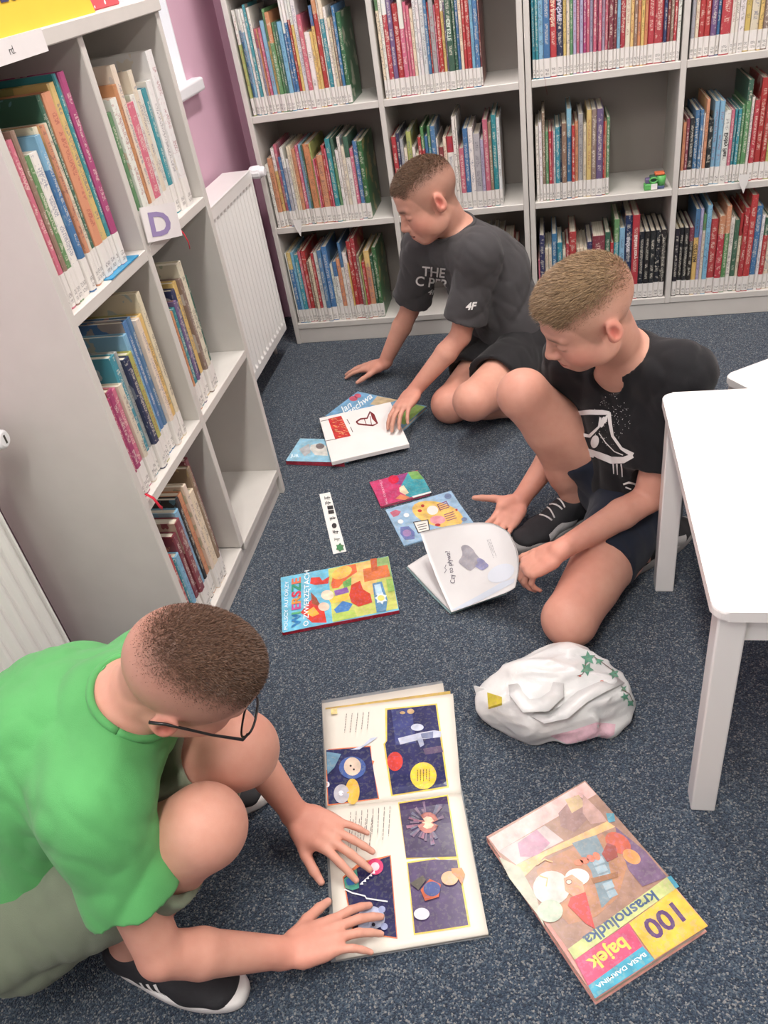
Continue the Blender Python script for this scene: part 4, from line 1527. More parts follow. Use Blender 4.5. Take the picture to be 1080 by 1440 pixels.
bfix(decal_px('shirt_lettering', [text_px('THE', 610, 383, 19, .10, off=.35, squash=.95), text_px('C PFR', 607, 398, 19, .14, off=.35, squash=.95), text_px('4F', 606, 411, 10, .1, shear=.3, off=.3)], bbv, MAT_PRINT_W, boyB))
bfix(decal_px('sleeve_logo', [text_px('4F', 661, 431, 14, -.08, shear=.35, off=.5)], bbv, MAT_PRINT_W, boyB))
mx = lambda L: [(560 + x * .4352, 330 + y * .4352) for x, y in L]
art = [stroke(mx([(577, 577), (620, 573), (660, 574), (684, 576)]), [6, 7, 7, 5]), stroke(mx([(682, 574), (686, 610), (694, 650), (722, 690), (760, 712)]), [5, 5, 4, 4, 7]),
       stroke(mx([(760, 714), (730, 728), (690, 728), (650, 712), (612, 696)]), [6, 9, 10, 9, 6]), stroke(mx([(588, 645), (620, 650), (650, 620), (655, 590)]), [5, 5, 3, 3]),
       stroke(mx([(612, 698), (622, 712), (634, 716)]), [5, 5, 4]), disc(*mx([(637, 668)])[0], 5.5, 9, a0=.2), disc(*mx([(662, 605)])[0], 3, 8, a0=.3), disc(*mx([(672, 596)])[0], 2, 6, a0=.3),
       stroke(mx([(650, 640), (672, 672), (700, 700), (728, 712)]), [1.5, 1.5, 1.5, 1.5]), stroke(mx([(696, 738), (697, 772)]), [2.6, 1.2]), stroke(mx([(708, 740), (710, 775)]), [2.2, 1.2]), stroke(mx([(722, 740), (725, 782)]), [2.4, 1.2]),
       stroke(mx([(728, 806), (745, 800), (765, 806), (770, 820)]), [2.5, 3, 3, 2]), stroke(mx([(735, 815), (752, 822)]), [2, 2])]
rr = random.Random(4)
for _ in range(110):
    a = rr.uniform(0, 6.28); r = rr.uniform(0, 1) ** .6
    px, py = mx([(690 + 62 * r * math.cos(a), 600 + 85 * r * math.sin(a))])[0]
    art.append(disc(px, py, rr.uniform(.25, .6), n=5))
mfix(decal_px('shirt_print', art, mbv, MAT_PRINT_W, boyM))
# shoe details
for fx, shoes, mat, nm in ((gfix, gshoes, MAT_PRINT_W, 'stripe'), (mfix, mshoes, plain('pale_grey_suede', (196, 194, 194), .7, .05, 50), 'side_patch')):
    for up_, SF, bv in shoes:
        X, Y, Z = SF.M[:, 0], SF.M[:, 1], SF.M[:, 2]
        for sgn in (-1, 1):
            if nm == 'stripe':
                sh = [stroke([(-.012 + .012 * i, .018), (-.002 + .012 * i, -.018)], .005) for i in range(3)]
                sz = (.095, .040)
            else:
                sh = [([(-.045, -.016), (.040, -.020), (.048, .004), (.0, .016), (-.045, .004)], [(0, 1, 2, 3, 4)])]
                sz = (.110, .040)
            decal(nm, sh, SF(sgn * .05, sz[0], sz[1]), Y * sgn, Z, bv, mat, up_, lift=.0012)
        for i in range(4):
            y = .085 + i * .016
            pts = []
            for t in (-1, -.5, 0, .5, 1):
                p = Vector(SF(t * .020, y + .004 * (1 if i % 2 else -1) * t, .14))
                h = bv.ray_cast(p, Vector((0, 0, -1)), .2)
                if h[0]: pts.append(h[0] + Vector((0, 0, .0015)))
            if len(pts) > 2:
                tube('lace', pts, .0022, MAT_BLACK_RUB if nm == 'stripe' else MAT_PRINT_W, up_, 6)
# ------------------------------------------------------------------ books, bag and small things on the floor
_flat = {}


def ink(r, g, b, rough=.42, coat=.06):
    key = (r, g, b, rough)
    if key not in _flat:
        k = NT('print_%d_%d_%d' % (r, g, b))
        c = srgb(r, g, b)
        pale = min(r, g, b) > 205 or rough >= .6
        n = k.noise(k.obj(), 12 if pale else 45, 3.0)
        lo, hi = (.965, 1.03) if pale else (.72, 1.22)
        base = k.ramp(n, [(.25, tuple(x * lo for x in c[:3]) + (1,)), (.75, tuple(min(1, x * hi) for x in c[:3]) + (1,))])
        if not pale:
            m2 = k.noise(k.obj(), 150, 3.0)
            base = k.mix(k.math('MULTIPLY', k.math('GREATER_THAN', m2, .56), .13), base, srgb(min(255, g * .6 + 110), min(255, b * .5 + 100), min(255, r * .5 + 90)))
        k.l(base, k.b.inputs['Base Color'])
        k.b.inputs['Roughness'].default_value = rough
        k.b.inputs['Coat Weight'].default_value = coat
        k.b.inputs['Specular IOR Level'].default_value = .32
        k.b.inputs['Coat Roughness'].default_value = .12
        _flat[key] = k.mat
    return _flat[key]


class Page:
    """a printed face: pictures are given in photograph pixels and lie on the face's own surface, each layer a hair above the last"""
    def __init__(self, parent, z=None, bv=None, glossy=.35):
        self.parent, self.z, self.bv, self.n, self.rough = parent, z, bv, 0, glossy
        parent_inv = Vector((0, 0, 0))
        self.inv = parent.matrix_world.inverted() if parent else None

    def put(self, shapes, rgb, name='picture', sub=4.5, step=.00006, clip=None):
        self.n += 1
        lift = (.0006 + step * 1.6 * self.n) if self.bv is not None else (.0003 + step * self.n)
        mat = rgb if not isinstance(rgb, tuple) else ink(*rgb, self.rough)
        if not isinstance(shapes, list): shapes = [shapes]
        if name == 'picture' and 1 < len(shapes) <= 5:
            self.n -= 1
            for q in shapes:
                o = self.put(q, rgb, name, sub, step)
                self.n -= 1
            self.n += 1
            return o
        if self.bv is not None:
            o = decal_px(name, shapes, self.bv, mat, None, lift, sub)
        else:
            vs, fs = [], []
            for v, f in shapes:
                b = len(vs)
                vs += [tuple(on_floor(x, y, self.z + lift)) for x, y in v]
                fs += [tuple(b + i for i in q) for q in f]
            me = mesh_from(name, vs, fs, mat)
            bm = bmesh.new(); bm.from_mesh(me); bmesh.ops.recalc_face_normals(bm, faces=bm.faces[:])
            for f in bm.faces:
                if f.normal.z < 0: f.normal_flip()
            bm.to_mesh(me); bm.free()
            o = link(name, me)
        o.parent = self.parent
        o.matrix_parent_inverse = self.parent.matrix_world.inverted()
        return o


def poly(*pts):
    return list(pts), [tuple(range(len(pts)))]


def crop(x0, y0, s):
    return lambda *pts: [(x0 + x * s, y0 + y * s) for x, y in pts]


def floor_book(name, corners, z0, t, cover, spine_side, label, group='loose books on the carpet', tilt=0.0, pages=True, spine_rgb=None):
    """closed book whose top face shows at four photograph corners (in order around); spine_side: index of the edge with the spine"""
    P = [on_floor(u, v, z0 + t) for u, v in corners]
    c = sum(P, Vector()) / 4
    e1 = ((P[1] - P[0]) + (P[2] - P[3])) / 2
    e2 = ((P[3] - P[0]) + (P[2] - P[1])) / 2
    w = e1.length; X = e1.normalized()
    Y = (e2 - X * e2.dot(X)); h = Y.length; Y.normalize()
    Z = X.cross(Y)
    if Z.z < 0: Y = -Y
    root = empty(name, (c.x, c.y, z0), math.atan2(X.y, X.x))
    bpy.context.view_layer.update()
    tag(root, label, 'book', group)
    hw, hh = w / 2, h / 2
    cm = ink(*cover) if isinstance(cover, tuple) else cover
    ct = min(.0022, t * .25)
    box('front_cover', -hw, hw, -hh, hh, t - ct, t, cm, root, .0006)
    box('back_cover', -hw, hw, -hh, hh, 0, ct, cm, root, .0006)
    ins = .003
    if pages:
        box('pages', -hw + ins, hw - ins, -hh + ins, hh - ins, ct, t - ct, MAT_PAGES, root, 0)
    # spine edge in local axes
    A, B = corners[spine_side], corners[(spine_side + 1) % 4]
    m_ = (on_floor(*A, z0 + t) + on_floor(*B, z0 + t)) / 2 - c
    lx, ly = m_.dot(Vector((X.x, X.y, 0))), m_.dot(Vector((-X.y, X.x, 0)))
    sm_ = ink(*spine_rgb) if spine_rgb else cm
    if abs(lx) / hw > abs(ly) / hh:
        s = 1 if lx > 0 else -1
        a, b = sorted((s * (hw - ct), s * hw + s * .0004))
        box('spine', a, b, -hh, hh, ct * .3, t - ct * .3, sm_, root, .0003)
    else:
        s = 1 if ly > 0 else -1
        a, b = sorted((s * (hh - ct), s * hh + s * .0004))
        box('spine', -hw, hw, a, b, ct * .3, t - ct * .3, sm_, root, .0003)
    bpy.context.view_layer.update()
    return root


def lines_px(a, b, c, n, rnd, th, words=True):
    """a block of tiny print: n lines from edge a->b towards c, each broken into words"""
    out = []
    for i in range(n):
        f = (i + .5) / n
        s = (a[0] + (c[0] - a[0]) * f, a[1] + (c[1] - a[1]) * f)
        L = rnd.uniform(.7, 1.0)
        t = 0.0
        while t < L:
            w = rnd.uniform(.06, .16)
            t1 = min(L, t + w)
            dx, dy = b[0] - a[0], b[1] - a[1]
            out.append(stroke([(s[0] + dx * t, s[1] + dy * t), (s[0] + dx * t1, s[1] + dy * t1)], th))
            t = t1 + .03
    return out


def zig(cx, cy, r0, r1, n, a0=0.0):
    pts = []
    for k in range(2 * n):
        r = r1 if k % 2 else r0
        a = a0 + math.pi * k / n
        pts.append((cx + r * math.cos(a), cy + r * math.sin(a)))
    return pts, [tuple(range(2 * n))]


rd = random.Random(11)
# ---- thick story book with the wide title, by the table
q5 = crop(640, 880, .3819)
b1 = floor_book('story_book', [(822.5, 1097.7), (997, 1302), (836.7, 1405), (685, 1177)], 0.0, .020, (205, 150, 140), 3, 'glossy thick storybook with yellow title blocks, lying near the table leg')
pg = Page(b1, .020, glossy=.30)
F5 = lambda *p: poly(*q5(*p))
pg.put(F5((118, 778), (478, 570), (790, 925), (415, 1190)), (158, 124, 106))
pg.put(F5((125, 782), (478, 575), (520, 620), (160, 830)), (224, 178, 172))
pg.put(F5((160, 830), (330, 735), (400, 790), (225, 880)), (186, 172, 170))
pg.put(F5((230, 800), (300, 750), (350, 800), (300, 850), (240, 850)), (176, 128, 150))
pg.put(F5((380, 690), (440, 625), (490, 640), (500, 700), (440, 760), (390, 740)), (150, 116, 110))
pg.put(F5((405, 640), (455, 622), (480, 660), (430, 690)), (196, 170, 130))
pg.put(F5((470, 620), (540, 690), (560, 720), (500, 730), (470, 690)), (186, 150, 140))
pg.put(F5((225, 880), (560, 720), (590, 740), (330, 850), (250, 930)), (222, 176, 120))
pg.put(F5((300, 900), (350, 855), (540, 765), (640, 860), (600, 1000), (520, 1070), (420, 1100), (330, 1010)), (176, 128, 96))
pg.put(F5((430, 800), (520, 770), (560, 850), (590, 990), (540, 1040), (500, 900)), (122, 142, 152))
for i in range(5):
    pg.put(F5((500 + i * 14, 860 + i * 30), (540 + i * 12, 848 + i * 30), (552 + i * 12, 870 + i * 30), (512 + i * 14, 884 + i * 30)), (150, 172, 184))
pg.put(F5((590, 740), (700, 830), (780, 925), (690, 960), (640, 900), (600, 800)), (116, 92, 122))
pg.put(disc(*q5((600, 800))[0], 20, 13, a0=.6), (196, 96, 72))
pg.put(disc(*q5((650, 850))[0], 14, 9, a0=.6), (214, 150, 90))
pg.put(F5((555, 690), (585, 690), (590, 720), (565, 725)), (84, 150, 170))
pg.put(F5((160, 850), (240, 890), (300, 1000), (330, 1110), (300, 1060), (200, 930)), (168, 170, 150))
pg.put(F5((540, 840), (560, 800), (590, 810), (600, 850), (560, 870)), (150, 70, 60))
pg.put(F5((500, 930), (600, 905), (600, 925), (510, 950)), (150, 104, 70))
pg.put([disc(*q5((455 + 22 * i, 872 - 8 * i))[0], 6.5, 4.5, a0=.3 * i) for i in range(4)], (206, 120, 90))
pg.put(disc(*q5((355, 965))[0], 26, 24), (196, 196, 188))
pg.put(disc(*q5((450, 925))[0], 17, 12), (216, 214, 206))
pg.put(disc(*q5((350, 1050))[0], 18, 16), (176, 190, 170))
pg.put(F5((400, 930), (430, 915), (470, 945), (478, 985), (440, 1000), (405, 975)), (226, 152, 122))
pg.put(F5((425, 1000), (480, 980), (515, 1115), (480, 1095), (415, 1030)), (204, 66, 62))
pg.put([disc(*q5((419, 943))[0], 4.6, 3.8)], (110, 80, 60))
pg.put([disc(*q5((419, 943))[0], 3.6, 2.8)], (236, 214, 196))
pg.put([stroke(q5((440, 962), (452, 958), (462, 968)), 1.2), stroke(q5((300, 880), (330, 860), (360, 870)), 2.2), stroke(q5((310, 920), (340, 930), (335, 960)), 2.0)], (214, 170, 120))
pg.put(F5((415, 1190), (780, 925), (812, 968), (440, 1230)), (186, 196, 130))
pg.put(F5((640, 1095), (812, 968), (930, 1105), (735, 1228)), (216, 184, 72))
pg.put(F5((440, 1230), (640, 1095), (690, 1180), (490, 1325)), (200, 76, 112))
pg.put(F5((490, 1325), (690, 1180), (735, 1228), (515, 1372)), (66, 160, 186))
pg.put(F5((780, 925), (795, 920), (825, 960), (812, 968)), (72, 150, 176))


def flat_word(s, ax, p, size, rgb, off=0.0, sq=1.0, shear=0.0):
    """lettering whose baseline runs along ax (pixels), glyph-up perpendicular on the floor plane"""
    vs, fs = flat_text(s, 1.0, offset=off, shear=shear)
    (ux, uy), (vx, vy) = ax
    return [(p[0] + (ux * x * sq + vx * y) * size, p[1] + (uy * x * sq + vy * y) * size) for x, y in vs], fs


# title runs from the right edge to the left, letters upside-down for the viewer
ex = ((-.815, .58), (-.60, -.80))
ex = ((-.83, .56), (.62, .78))
pg.put(flat_word('100', ex, q5((772, 1080))[0], 44, 0, .025, .92), (92, 62, 110))
pg.put(flat_word('bajek', ex, q5((567, 1205))[0], 30, 0, .03, .95), (236, 200, 90))
pg.put(flat_word('krasnoludka', ex, q5((610, 1075))[0], 25, 0, .02, .98), (70, 92, 128))
pg.put(flat_word('BASIA DARMINA', ex, q5((612, 1268))[0], 9, 0, .01, 1.25), (226, 236, 236))

# ---- rhyme book with animals
q7 = crop(380, 680, .2037)
b2 = floor_book('rhyme_book', [(394, 812), (547, 783), (560.5, 858), (397.5, 889)], 0.0, .011, (120, 186, 214), 2, 'bright rhyme book with painted animals lying beneath the paper strip', spine_rgb=(176, 40, 56))
pg = Page(b2, .011)
F7 = lambda *p: poly(*q7(*p))
pg.put(F7((72, 655), (815, 500), (885, 865), (90, 1030)), (110, 186, 216))
pg.put(F7((400, 590), (815, 502), (883, 862), (430, 955)), (196, 204, 110))
pg.put(F7((560, 560), (700, 530), (740, 640), (720, 760), (600, 800), (560, 700)), (232, 196, 120))
pg.put(F7((720, 520), (812, 504), (840, 640), (730, 660)), (150, 186, 120))
pg.put(F7((640, 590), (810, 560), (830, 640), (650, 680)), (214, 122, 72))
pg.put(F7((690, 520), (735, 515), (740, 600), (700, 610)), (200, 104, 64))
pg.put(F7((420, 700), (430, 650), (500, 570), (590, 555), (600, 610), (540, 650), (470, 720), (430, 725)), (226, 112, 66))
pg.put(disc(*q7((495, 615))[0], 15, 8, a0=-.4), (238, 190, 96))
pg.put(F7((275, 690), (280, 650), (340, 645), (360, 670), (410, 640), (400, 690), (310, 700)), (206, 70, 58))
pg.put(F7((210, 890), (300, 780), (370, 860), (390, 960), (290, 960)), (206, 66, 52))
pg.put(F7((280, 750), (320, 790), (350, 850), (290, 830)), (150, 84, 60))
pg.put(F7((240, 890), (300, 850), (340, 900), (290, 920)), (236, 170, 70))
pg.put(F7((440, 740), (530, 715), (545, 750), (450, 775)), (140, 96, 170))
pg.put(F7((400, 790), (545, 755), (550, 800), (420, 830)), (238, 200, 84))
pg.put(disc(*q7((395, 770))[0], 9, 7), (240, 214, 190))
pg.put(disc(*q7((370, 850))[0], 8, 6), (238, 200, 180))
pg.put(F7((440, 870), (500, 810), (570, 830), (540, 880), (460, 900)), (74, 130, 196))
pg.put(F7((545, 770), (560, 700), (620, 670), (640, 730), (690, 760), (705, 820), (610, 850), (560, 820)), (200, 72, 50))
pg.put(F7((500, 680), (560, 650), (560, 700), (510, 720)), (110, 176, 96))
pg.put(F7((430, 900), (580, 870), (600, 920), (440, 955)), (170, 196, 96))
pg.put(F7((705, 690), (770, 675), (810, 800), (800, 880), (735, 890), (720, 790)), (92, 138, 176))
pg.put(F7((718, 700), (760, 690), (775, 760), (730, 770)), (176, 206, 224))
pg.put(zig(*q7((765, 790))[0], 6, 9, 7), (206, 220, 228))
pg.put(disc(*q7((765, 790))[0], 5, 4), (238, 210, 110))
pg.put(F7((800, 660), (845, 655), (860, 740), (815, 750)), (150, 190, 100))
ax7 = ((.16, -1.0), (-1.0, -.18))
ax7 = ((.02, -1.0), (-1.0, .19))
for ch, y, rgb in zip('WIERSZE', (940, 893, 850, 806, 762, 714, 672), ((52, 120, 176), (90, 170, 120), (206, 84, 150), (228, 150, 70), (206, 60, 84), (60, 150, 120), (222, 120, 90))):
    pg.put(flat_word(ch, ax7, q7((183, y))[0], 17.5, 0, .035, 1.0), rgb)
pg.put(flat_word('O ZWIERZĘTACH', ax7, q7((252, 790))[0], 10, 0, .01, .98), (238, 244, 246))
pg.put(flat_word('POLSCY AUTORZY', ax7, q7((112, 842))[0], 7.2, 0, .01, 1.12), (226, 240, 248))

# ---- small pink and teal book
q8 = crop(500, 640, .2407)
F8 = lambda *p: poly(*q8(*p))
b3 = floor_book('small_book', [(519, 678), (585.5, 662), (606, 692), (537, 712)], 0.0, .008, (206, 70, 116), 3, 'small pink and teal book lying above the pale blue card book')
pg = Page(b3, .008)
pg.put(F8((80, 158), (300, 103), (250, 190), (260, 268), (153, 300)), (200, 66, 112))
pg.put(F8((215, 128), (330, 97), (310, 150), (270, 175), (220, 165)), (150, 70, 130))
pg.put(disc(*q8((222, 142))[0], 7.5, 6), (214, 40, 70))
pg.put(F8((305, 105), (350, 92), (395, 130), (440, 212), (310, 250), (255, 200)), (66, 158, 172))
pg.put(F8((305, 100), (362, 92), (400, 140), (330, 140)), (120, 172, 96))
pg.put(F8((255, 190), (280, 175), (312, 220), (290, 232), (258, 215)), (230, 214, 180))
pg.put(F8((232, 255), (262, 228), (318, 245), (290, 262)), (226, 140, 96))
pg.put(F8((330, 240), (440, 211), (443, 220), (336, 250)), (226, 228, 226))
pg.put(flat_word('MALI ODKRYWCY', ((-.28, -1.0), (-1.0, .30)), q8((165, 215))[0], 4.2, 0, .01, 1.0), (240, 180, 200))

# ---- pale blue card book with stickers
b4 = floor_book('activity_book', [(541, 717), (633, 690), (668, 738), (569, 767)], 0.0, .004, (150, 186, 216), 3, 'thin pale blue activity book with a yellow patch, half under the raised page')
pg = Page(b4, .004)
pg.put(F8((175, 322), (555, 210), (690, 395), (290, 522)), (156, 190, 218))
pg.put(disc(*q8((480, 345))[0], 37, 17, a0=.25), (240, 200, 110))
pg.put(disc(*q8((450, 322))[0], 8, 6.5), (240, 232, 226))
pg.put(disc(*q8((480, 378))[0], 11, 6), (236, 160, 170))
pg.put([stroke(q8((478, 290 + 0), (530, 270)), 1.1), stroke(q8((482, 300), (536, 281)), 1.1), stroke(q8((488, 311), (542, 292)), 1.1), stroke(q8((492, 321), (546, 303)), 1.1),
        stroke(q8((478, 288), (496, 324)), 1.1), stroke(q8((528, 268), (548, 302)), 1.1)], (140, 70, 120))
pg.put([stroke(q8((515, 350), (572, 330)), 1.1), stroke(q8((520, 361), (578, 342)), 1.1), stroke(q8((526, 372), (584, 354)), 1.1), stroke(q8((532, 384), (590, 366)), 1.1)], (140, 70, 120))
pg.put([disc(*q8((375, 325))[0], 3, 2), disc(*q8((392, 296))[0], 2.4, 2), disc(*q8((590, 320))[0], 1.6, 1.6), disc(*q8((480, 408))[0], 4, 2)], (190, 60, 60))
pg.put(F8((200, 335), (235, 318), (265, 330), (250, 352), (222, 362)), (196, 110, 130))
pg.put([disc(*q8((297, 350))[0], 4, 3), disc(*q8((263, 388))[0], 4, 3)], (236, 238, 240))
pg.put(F8((335, 390), (425, 375), (435, 440), (365, 458)), (60, 60, 66))
pg.put(F8((342, 394), (420, 381), (429, 435), (369, 451)), (236, 234, 226))
pg.put([stroke(q8((360, 410), (410, 400)), .9), stroke(q8((366, 422), (418, 412)), .9), stroke(q8((372, 436), (414, 428)), .9)], (70, 70, 76))
pg.put(F8((262, 420), (310, 415), (345, 450), (345, 490), (290, 495), (262, 460)), (110, 122, 176))
pg.put(disc(*q8((300, 455))[0], 6, 5), (170, 140, 190))
pg.put([disc(*q8((540, 240))[0], 5, 4), disc(*q8((635, 375))[0], 4, 3)], (120, 140, 176))

# ---- white paper bookmark strip with pictograms
P4 = [on_floor(u, v, .0012) for u, v in ((449, 695), (464, 692), (487, 775), (468.5, 779))]
strip = link('bookmark', None)
bpy.data.objects.remove(strip)
vs = [(P4[0] + (P4[3] - P4[0]) * (i / 8) + (P4[1] - P4[0] + ((P4[2] - P4[3]) - (P4[1] - P4[0])) * (i / 8)) * j + Vector((0, 0, .0006 * math.sin(i * 1.3) + (.0012 * k))) ) for k in (0, -1) for i in range(9) for j in (0, 1)]
fs = [(2 * i, 2 * i + 1, 2 * i + 3, 2 * i + 2) for i in range(8)] + [(18 + 2 * i + 2, 18 + 2 * i + 3, 18 + 2 * i + 1, 18 + 2 * i) for i in range(8)]
fs += [(0, 18, 19, 1), (16, 17, 35, 34)] + [(2 * i, 2 * i + 2, 18 + 2 * i + 2, 18 + 2 * i) for i in range(8)] + [(2 * i + 1, 18 + 2 * i + 1, 18 + 2 * i + 3, 2 * i + 3) for i in range(8)]
strip = link('bookmark', mesh_from('bookmark', vs, fs, ink(234, 234, 230, .7, 0)))
tag(strip, 'white paper strip with a row of small black drawings on the carpet', 'bookmark')
pg = Page(strip, .0020)
q9 = crop(380, 680, .2037)
for (x, y, r) in ((395, 100, 0), (400, 135, 1), (412, 165, 2), (418, 195, 2), (432, 240, 1), (442, 290, 3), (452, 335, 1), (462, 385, 4)):
    c = q9((x, y))[0]
    if r == 2: sh = [poly((c[0] - 4, c[1] - 2), (c[0] + 4, c[1] - 3), (c[0] + 5, c[1] + 2), (c[0] - 3, c[1] + 3))]
    elif r == 3: sh = [disc(c[0], c[1], 3.4, 3.6)]
    else: sh = [stroke([(c[0] - 4 + 2 * k, c[1] - 2 + rd.uniform(-1, 1)), (c[0] - 3.4 + 2 * k, c[1] + 2 + rd.uniform(-1, 1))], .8) for k in range(4)] + [stroke([(c[0] - 4, c[1]), (c[0] + 4, c[1] - 1)], .8)]
    pg.put(sh, (52, 52, 54) if r != 4 else (150, 156, 150), 'drawing')
pg.put(zig(*q9((482, 440))[0], 4.2, 6.4, 6), (70, 130, 86), 'drawing')

# ---- pile by the far boy
qb = crop(390, 530, .2037)
FB = lambda *p: poly(*qb(*p))
b5 = floor_book('poem_book', [(503, 550), (599, 572), (557, 610), (455, 589)], 0.0, .014, (118, 164, 196), 2, 'blue and green poem book lying underneath the white book by the person in grey')
pg = Page(b5, .014)
pg.put(FB((555, 100), (790, 150), (700, 290), (330, 270)), (112, 162, 200))
pg.put(FB((690, 132), (830, 158), (720, 200), (640, 190)), (196, 176, 140))
pg.put(FB((830, 160), (1022, 206), (880, 330), (800, 300)), (140, 176, 96))
pg.put([disc(*qb((525, 150))[0], 6, 3.5), disc(*qb((555, 130))[0], 5, 3)], (196, 90, 110))
axb = ((.74, -.55), (-.35, -.78))
pg.put(flat_word('Jan', axb, qb((478, 208))[0], 15, 0, .01), (232, 238, 240))
pg.put(flat_word('Brzechwa', axb, qb((545, 205))[0], 15, 0, .01), (232, 238, 240))
b6 = floor_book('paperback_book', [(421.6, 616.6), (496, 618), (489, 651), (402, 647)], 0.0, .016, (150, 192, 212), 2, 'small light blue book with a red spine beside the low bookcase corner', spine_rgb=(190, 62, 78))
pg = Page(b6, .016)
pg.put(FB((155, 428), (520, 432), (490, 592), (62, 580)), (140, 190, 214))
pg.put(FB((230, 470), (300, 455), (340, 480), (350, 545), (260, 540), (225, 500)), (206, 206, 200))
pg.put(disc(*qb((295, 478))[0], 6, 4), (120, 110, 110))
pg.put(FB((150, 500), (220, 460), (230, 520), (190, 550)), (176, 178, 182))
pg.put(flat_word('JUR', ((1, 0), (0, -.8)), qb((120, 545))[0], 7, 0, .02), (226, 240, 246))
b7 = floor_book('white_book', [(444, 589), (541, 567), (584, 622), (471.5, 648)], .018, .014, (236, 232, 230), 2, 'white book with a red title block under the hand of the person in grey')
pg = Page(b7, .032)
pg.put(FB((350, 290), (440, 268), (507, 408), (400, 430)), (196, 54, 44))
tx = []
for i in range(46):
    u, v = rd.random(), rd.random()
    c = qb((365 + 75 * u + 60 * v, 292 - 18 * u + 125 * v))[0]
    tx.append(stroke([(c[0] - 1.6, c[1] + rd.uniform(-1, 1)), (c[0] + 1.6, c[1] + rd.uniform(-1.5, 1.5))], .7))
pg.put(tx, (226, 170, 120))
pg.put([stroke(qb((545, 310), (575, 290), (620, 285), (640, 240), (665, 260), (690, 320), (660, 335), (600, 330), (560, 325), (545, 310)), 2.2), stroke(qb((600, 290), (615, 330)), 1), stroke(qb((640, 270), (650, 330)), 1)], (120, 40, 44))
pg.put(FB((640, 240), (668, 270), (690, 325), (655, 290)), (140, 50, 50))
pg.put([stroke(qb((480, 292), (500, 325)), 1.0), stroke(qb((505, 345), (520, 380)), 1.0), stroke(qb((300, 306), (352, 296)), .7), stroke(qb((335, 442), (410, 428)), .7)], (90, 70, 70))

# ---- open comic book in front of the boy in green
q4 = crop(400, 930, .3194)


def sheet(name, top, bot, z_fn, mat, parent, nu=10, nv=14, thick=.0, extra=0.0):
    """curved page block between two pixel edges (left, right); z_fn(u, v) height; closed down to the floor side"""
    vs, fs = [], []
    for j in range(nv + 1):
        v = j / nv
        for i in range(nu + 1):
            u = i / nu
            a = (top[0][0] + (top[1][0] - top[0][0]) * u, top[0][1] + (top[1][1] - top[0][1]) * u)
            b = (bot[0][0] + (bot[1][0] - bot[0][0]) * u, bot[0][1] + (bot[1][1] - bot[0][1]) * u)
            vs.append(None)
            A = on_floor(*a, z_fn(u, 0)); Bq = on_floor(*b, z_fn(u, 1))
            p = A + (Bq - A) * v
            vs[-1] = (p.x, p.y, z_fn(u, v))
    W = nu + 1
    for j in range(nv):
        for i in range(nu):
            fs.append((j * W + i, (j + 1) * W + i, (j + 1) * W + i + 1, j * W + i + 1))
    nb = len(vs)
    vs += [(x, y, max(.0005, z - thick)) for x, y, z in vs]
    fs += [tuple(nb + i for i in f[::-1]) for f in fs]
    edge = [i for i in range(W)] + [j * W + nu for j in range(1, nv + 1)] + [nv * W + i for i in range(nu - 1, -1, -1)] + [j * W for j in range(nv - 1, 0, -1)]
    for a, b in zip(edge, edge[1:] + edge[:1]):
        fs.append((a, b, nb + b, nb + a))
    me = mesh_from(name, vs, fs, mat, True)
    o = link(name, me)
    o.parent = parent
    o.matrix_parent_inverse = parent.matrix_world.inverted()
    return o, vs[:nb], [f for f in fs[:nu * nv]]


co = on_floor(560, 1150)
cb = empty('comic_book', (co.x, co.y, 0))
bpy.context.view_layer.update()
tag(cb, 'large open comic book with dark blue space pictures before the person in green', 'book', 'loose books on the carpet')
PAPER = ink(222, 217, 206, .5, .05)
sheet('cover', q4((163, 172), (695, 85)), q4((205, 1325), (900, 1212)), lambda u, v: .003, ink(150, 156, 160, .3), cb, 4, 6, .0025)
sheet('loose_page', q4((165, 185), (698, 96)), q4((190, 640), (775, 580)), lambda u, v: .006 + .004 * v, PAPER, cb, 6, 6, .003)
sheet('loose_page', q4((180, 205), (730, 130)), q4((190, 640), (775, 580)), lambda u, v: .0085 + .004 * v, ink(226, 196, 110, .45), cb, 6, 6, .002)
hf = lambda u, v: .012 + .012 * math.exp(-((1 - v) / .22) ** 2) - .008 * math.exp(-((1 - v) / .05) ** 2) + .004 * (1 - u) * (1 - v)
up_pg, v1, f1 = sheet('upper_page', q4((178, 212), (742, 142)), q4((186, 645), (778, 580)), hf, PAPER, cb, 12, 22, .006)
hg = lambda u, v: .012 + .012 * math.exp(-(v / .22) ** 2) - .008 * math.exp(-(v / .05) ** 2) + .006 * (1 - u) * math.sin(min(1, v * 1.4) * math.pi) * .6
lo_pg, v2, f2 = sheet('lower_page', q4((186, 645), (778, 580)), q4((225, 1310), (898, 1198)), hg, PAPER, cb, 12, 22, .008)
bvc = BVHTree.FromPolygons([Vector(p) for p in v1 + v2], f1 + [tuple(i + len(v1) for i in f) for f in f2])
pg = Page(cb, bv=bvc, glossy=.22)
F4 = lambda *p: poly(*q4(*p))
NAVY, DEEP, VIO, YEL, ORG = (44, 48, 92), (30, 34, 70), (84, 70, 106), (236, 206, 96), (226, 130, 84)
pg.put(F4((443, 208), (672, 186), (724, 556), (470, 594), (436, 364), (446, 352)), YEL)
pg.put(F4((180, 388), (380, 372), (385, 436), (396, 440), (388, 462), (418, 606), (190, 636)), ORG)
pg.put(F4((500, 622), (720, 588), (766, 866), (690, 876), (668, 860), (536, 872)), YEL)
pg.put(F4((538, 884), (660, 866), (686, 882), (766, 868), (820, 1168), (570, 1206)), YEL)
pg.put(F4((256, 950), (330, 885), (350, 880), (468, 853), (498, 1222), (300, 1192)), ORG)
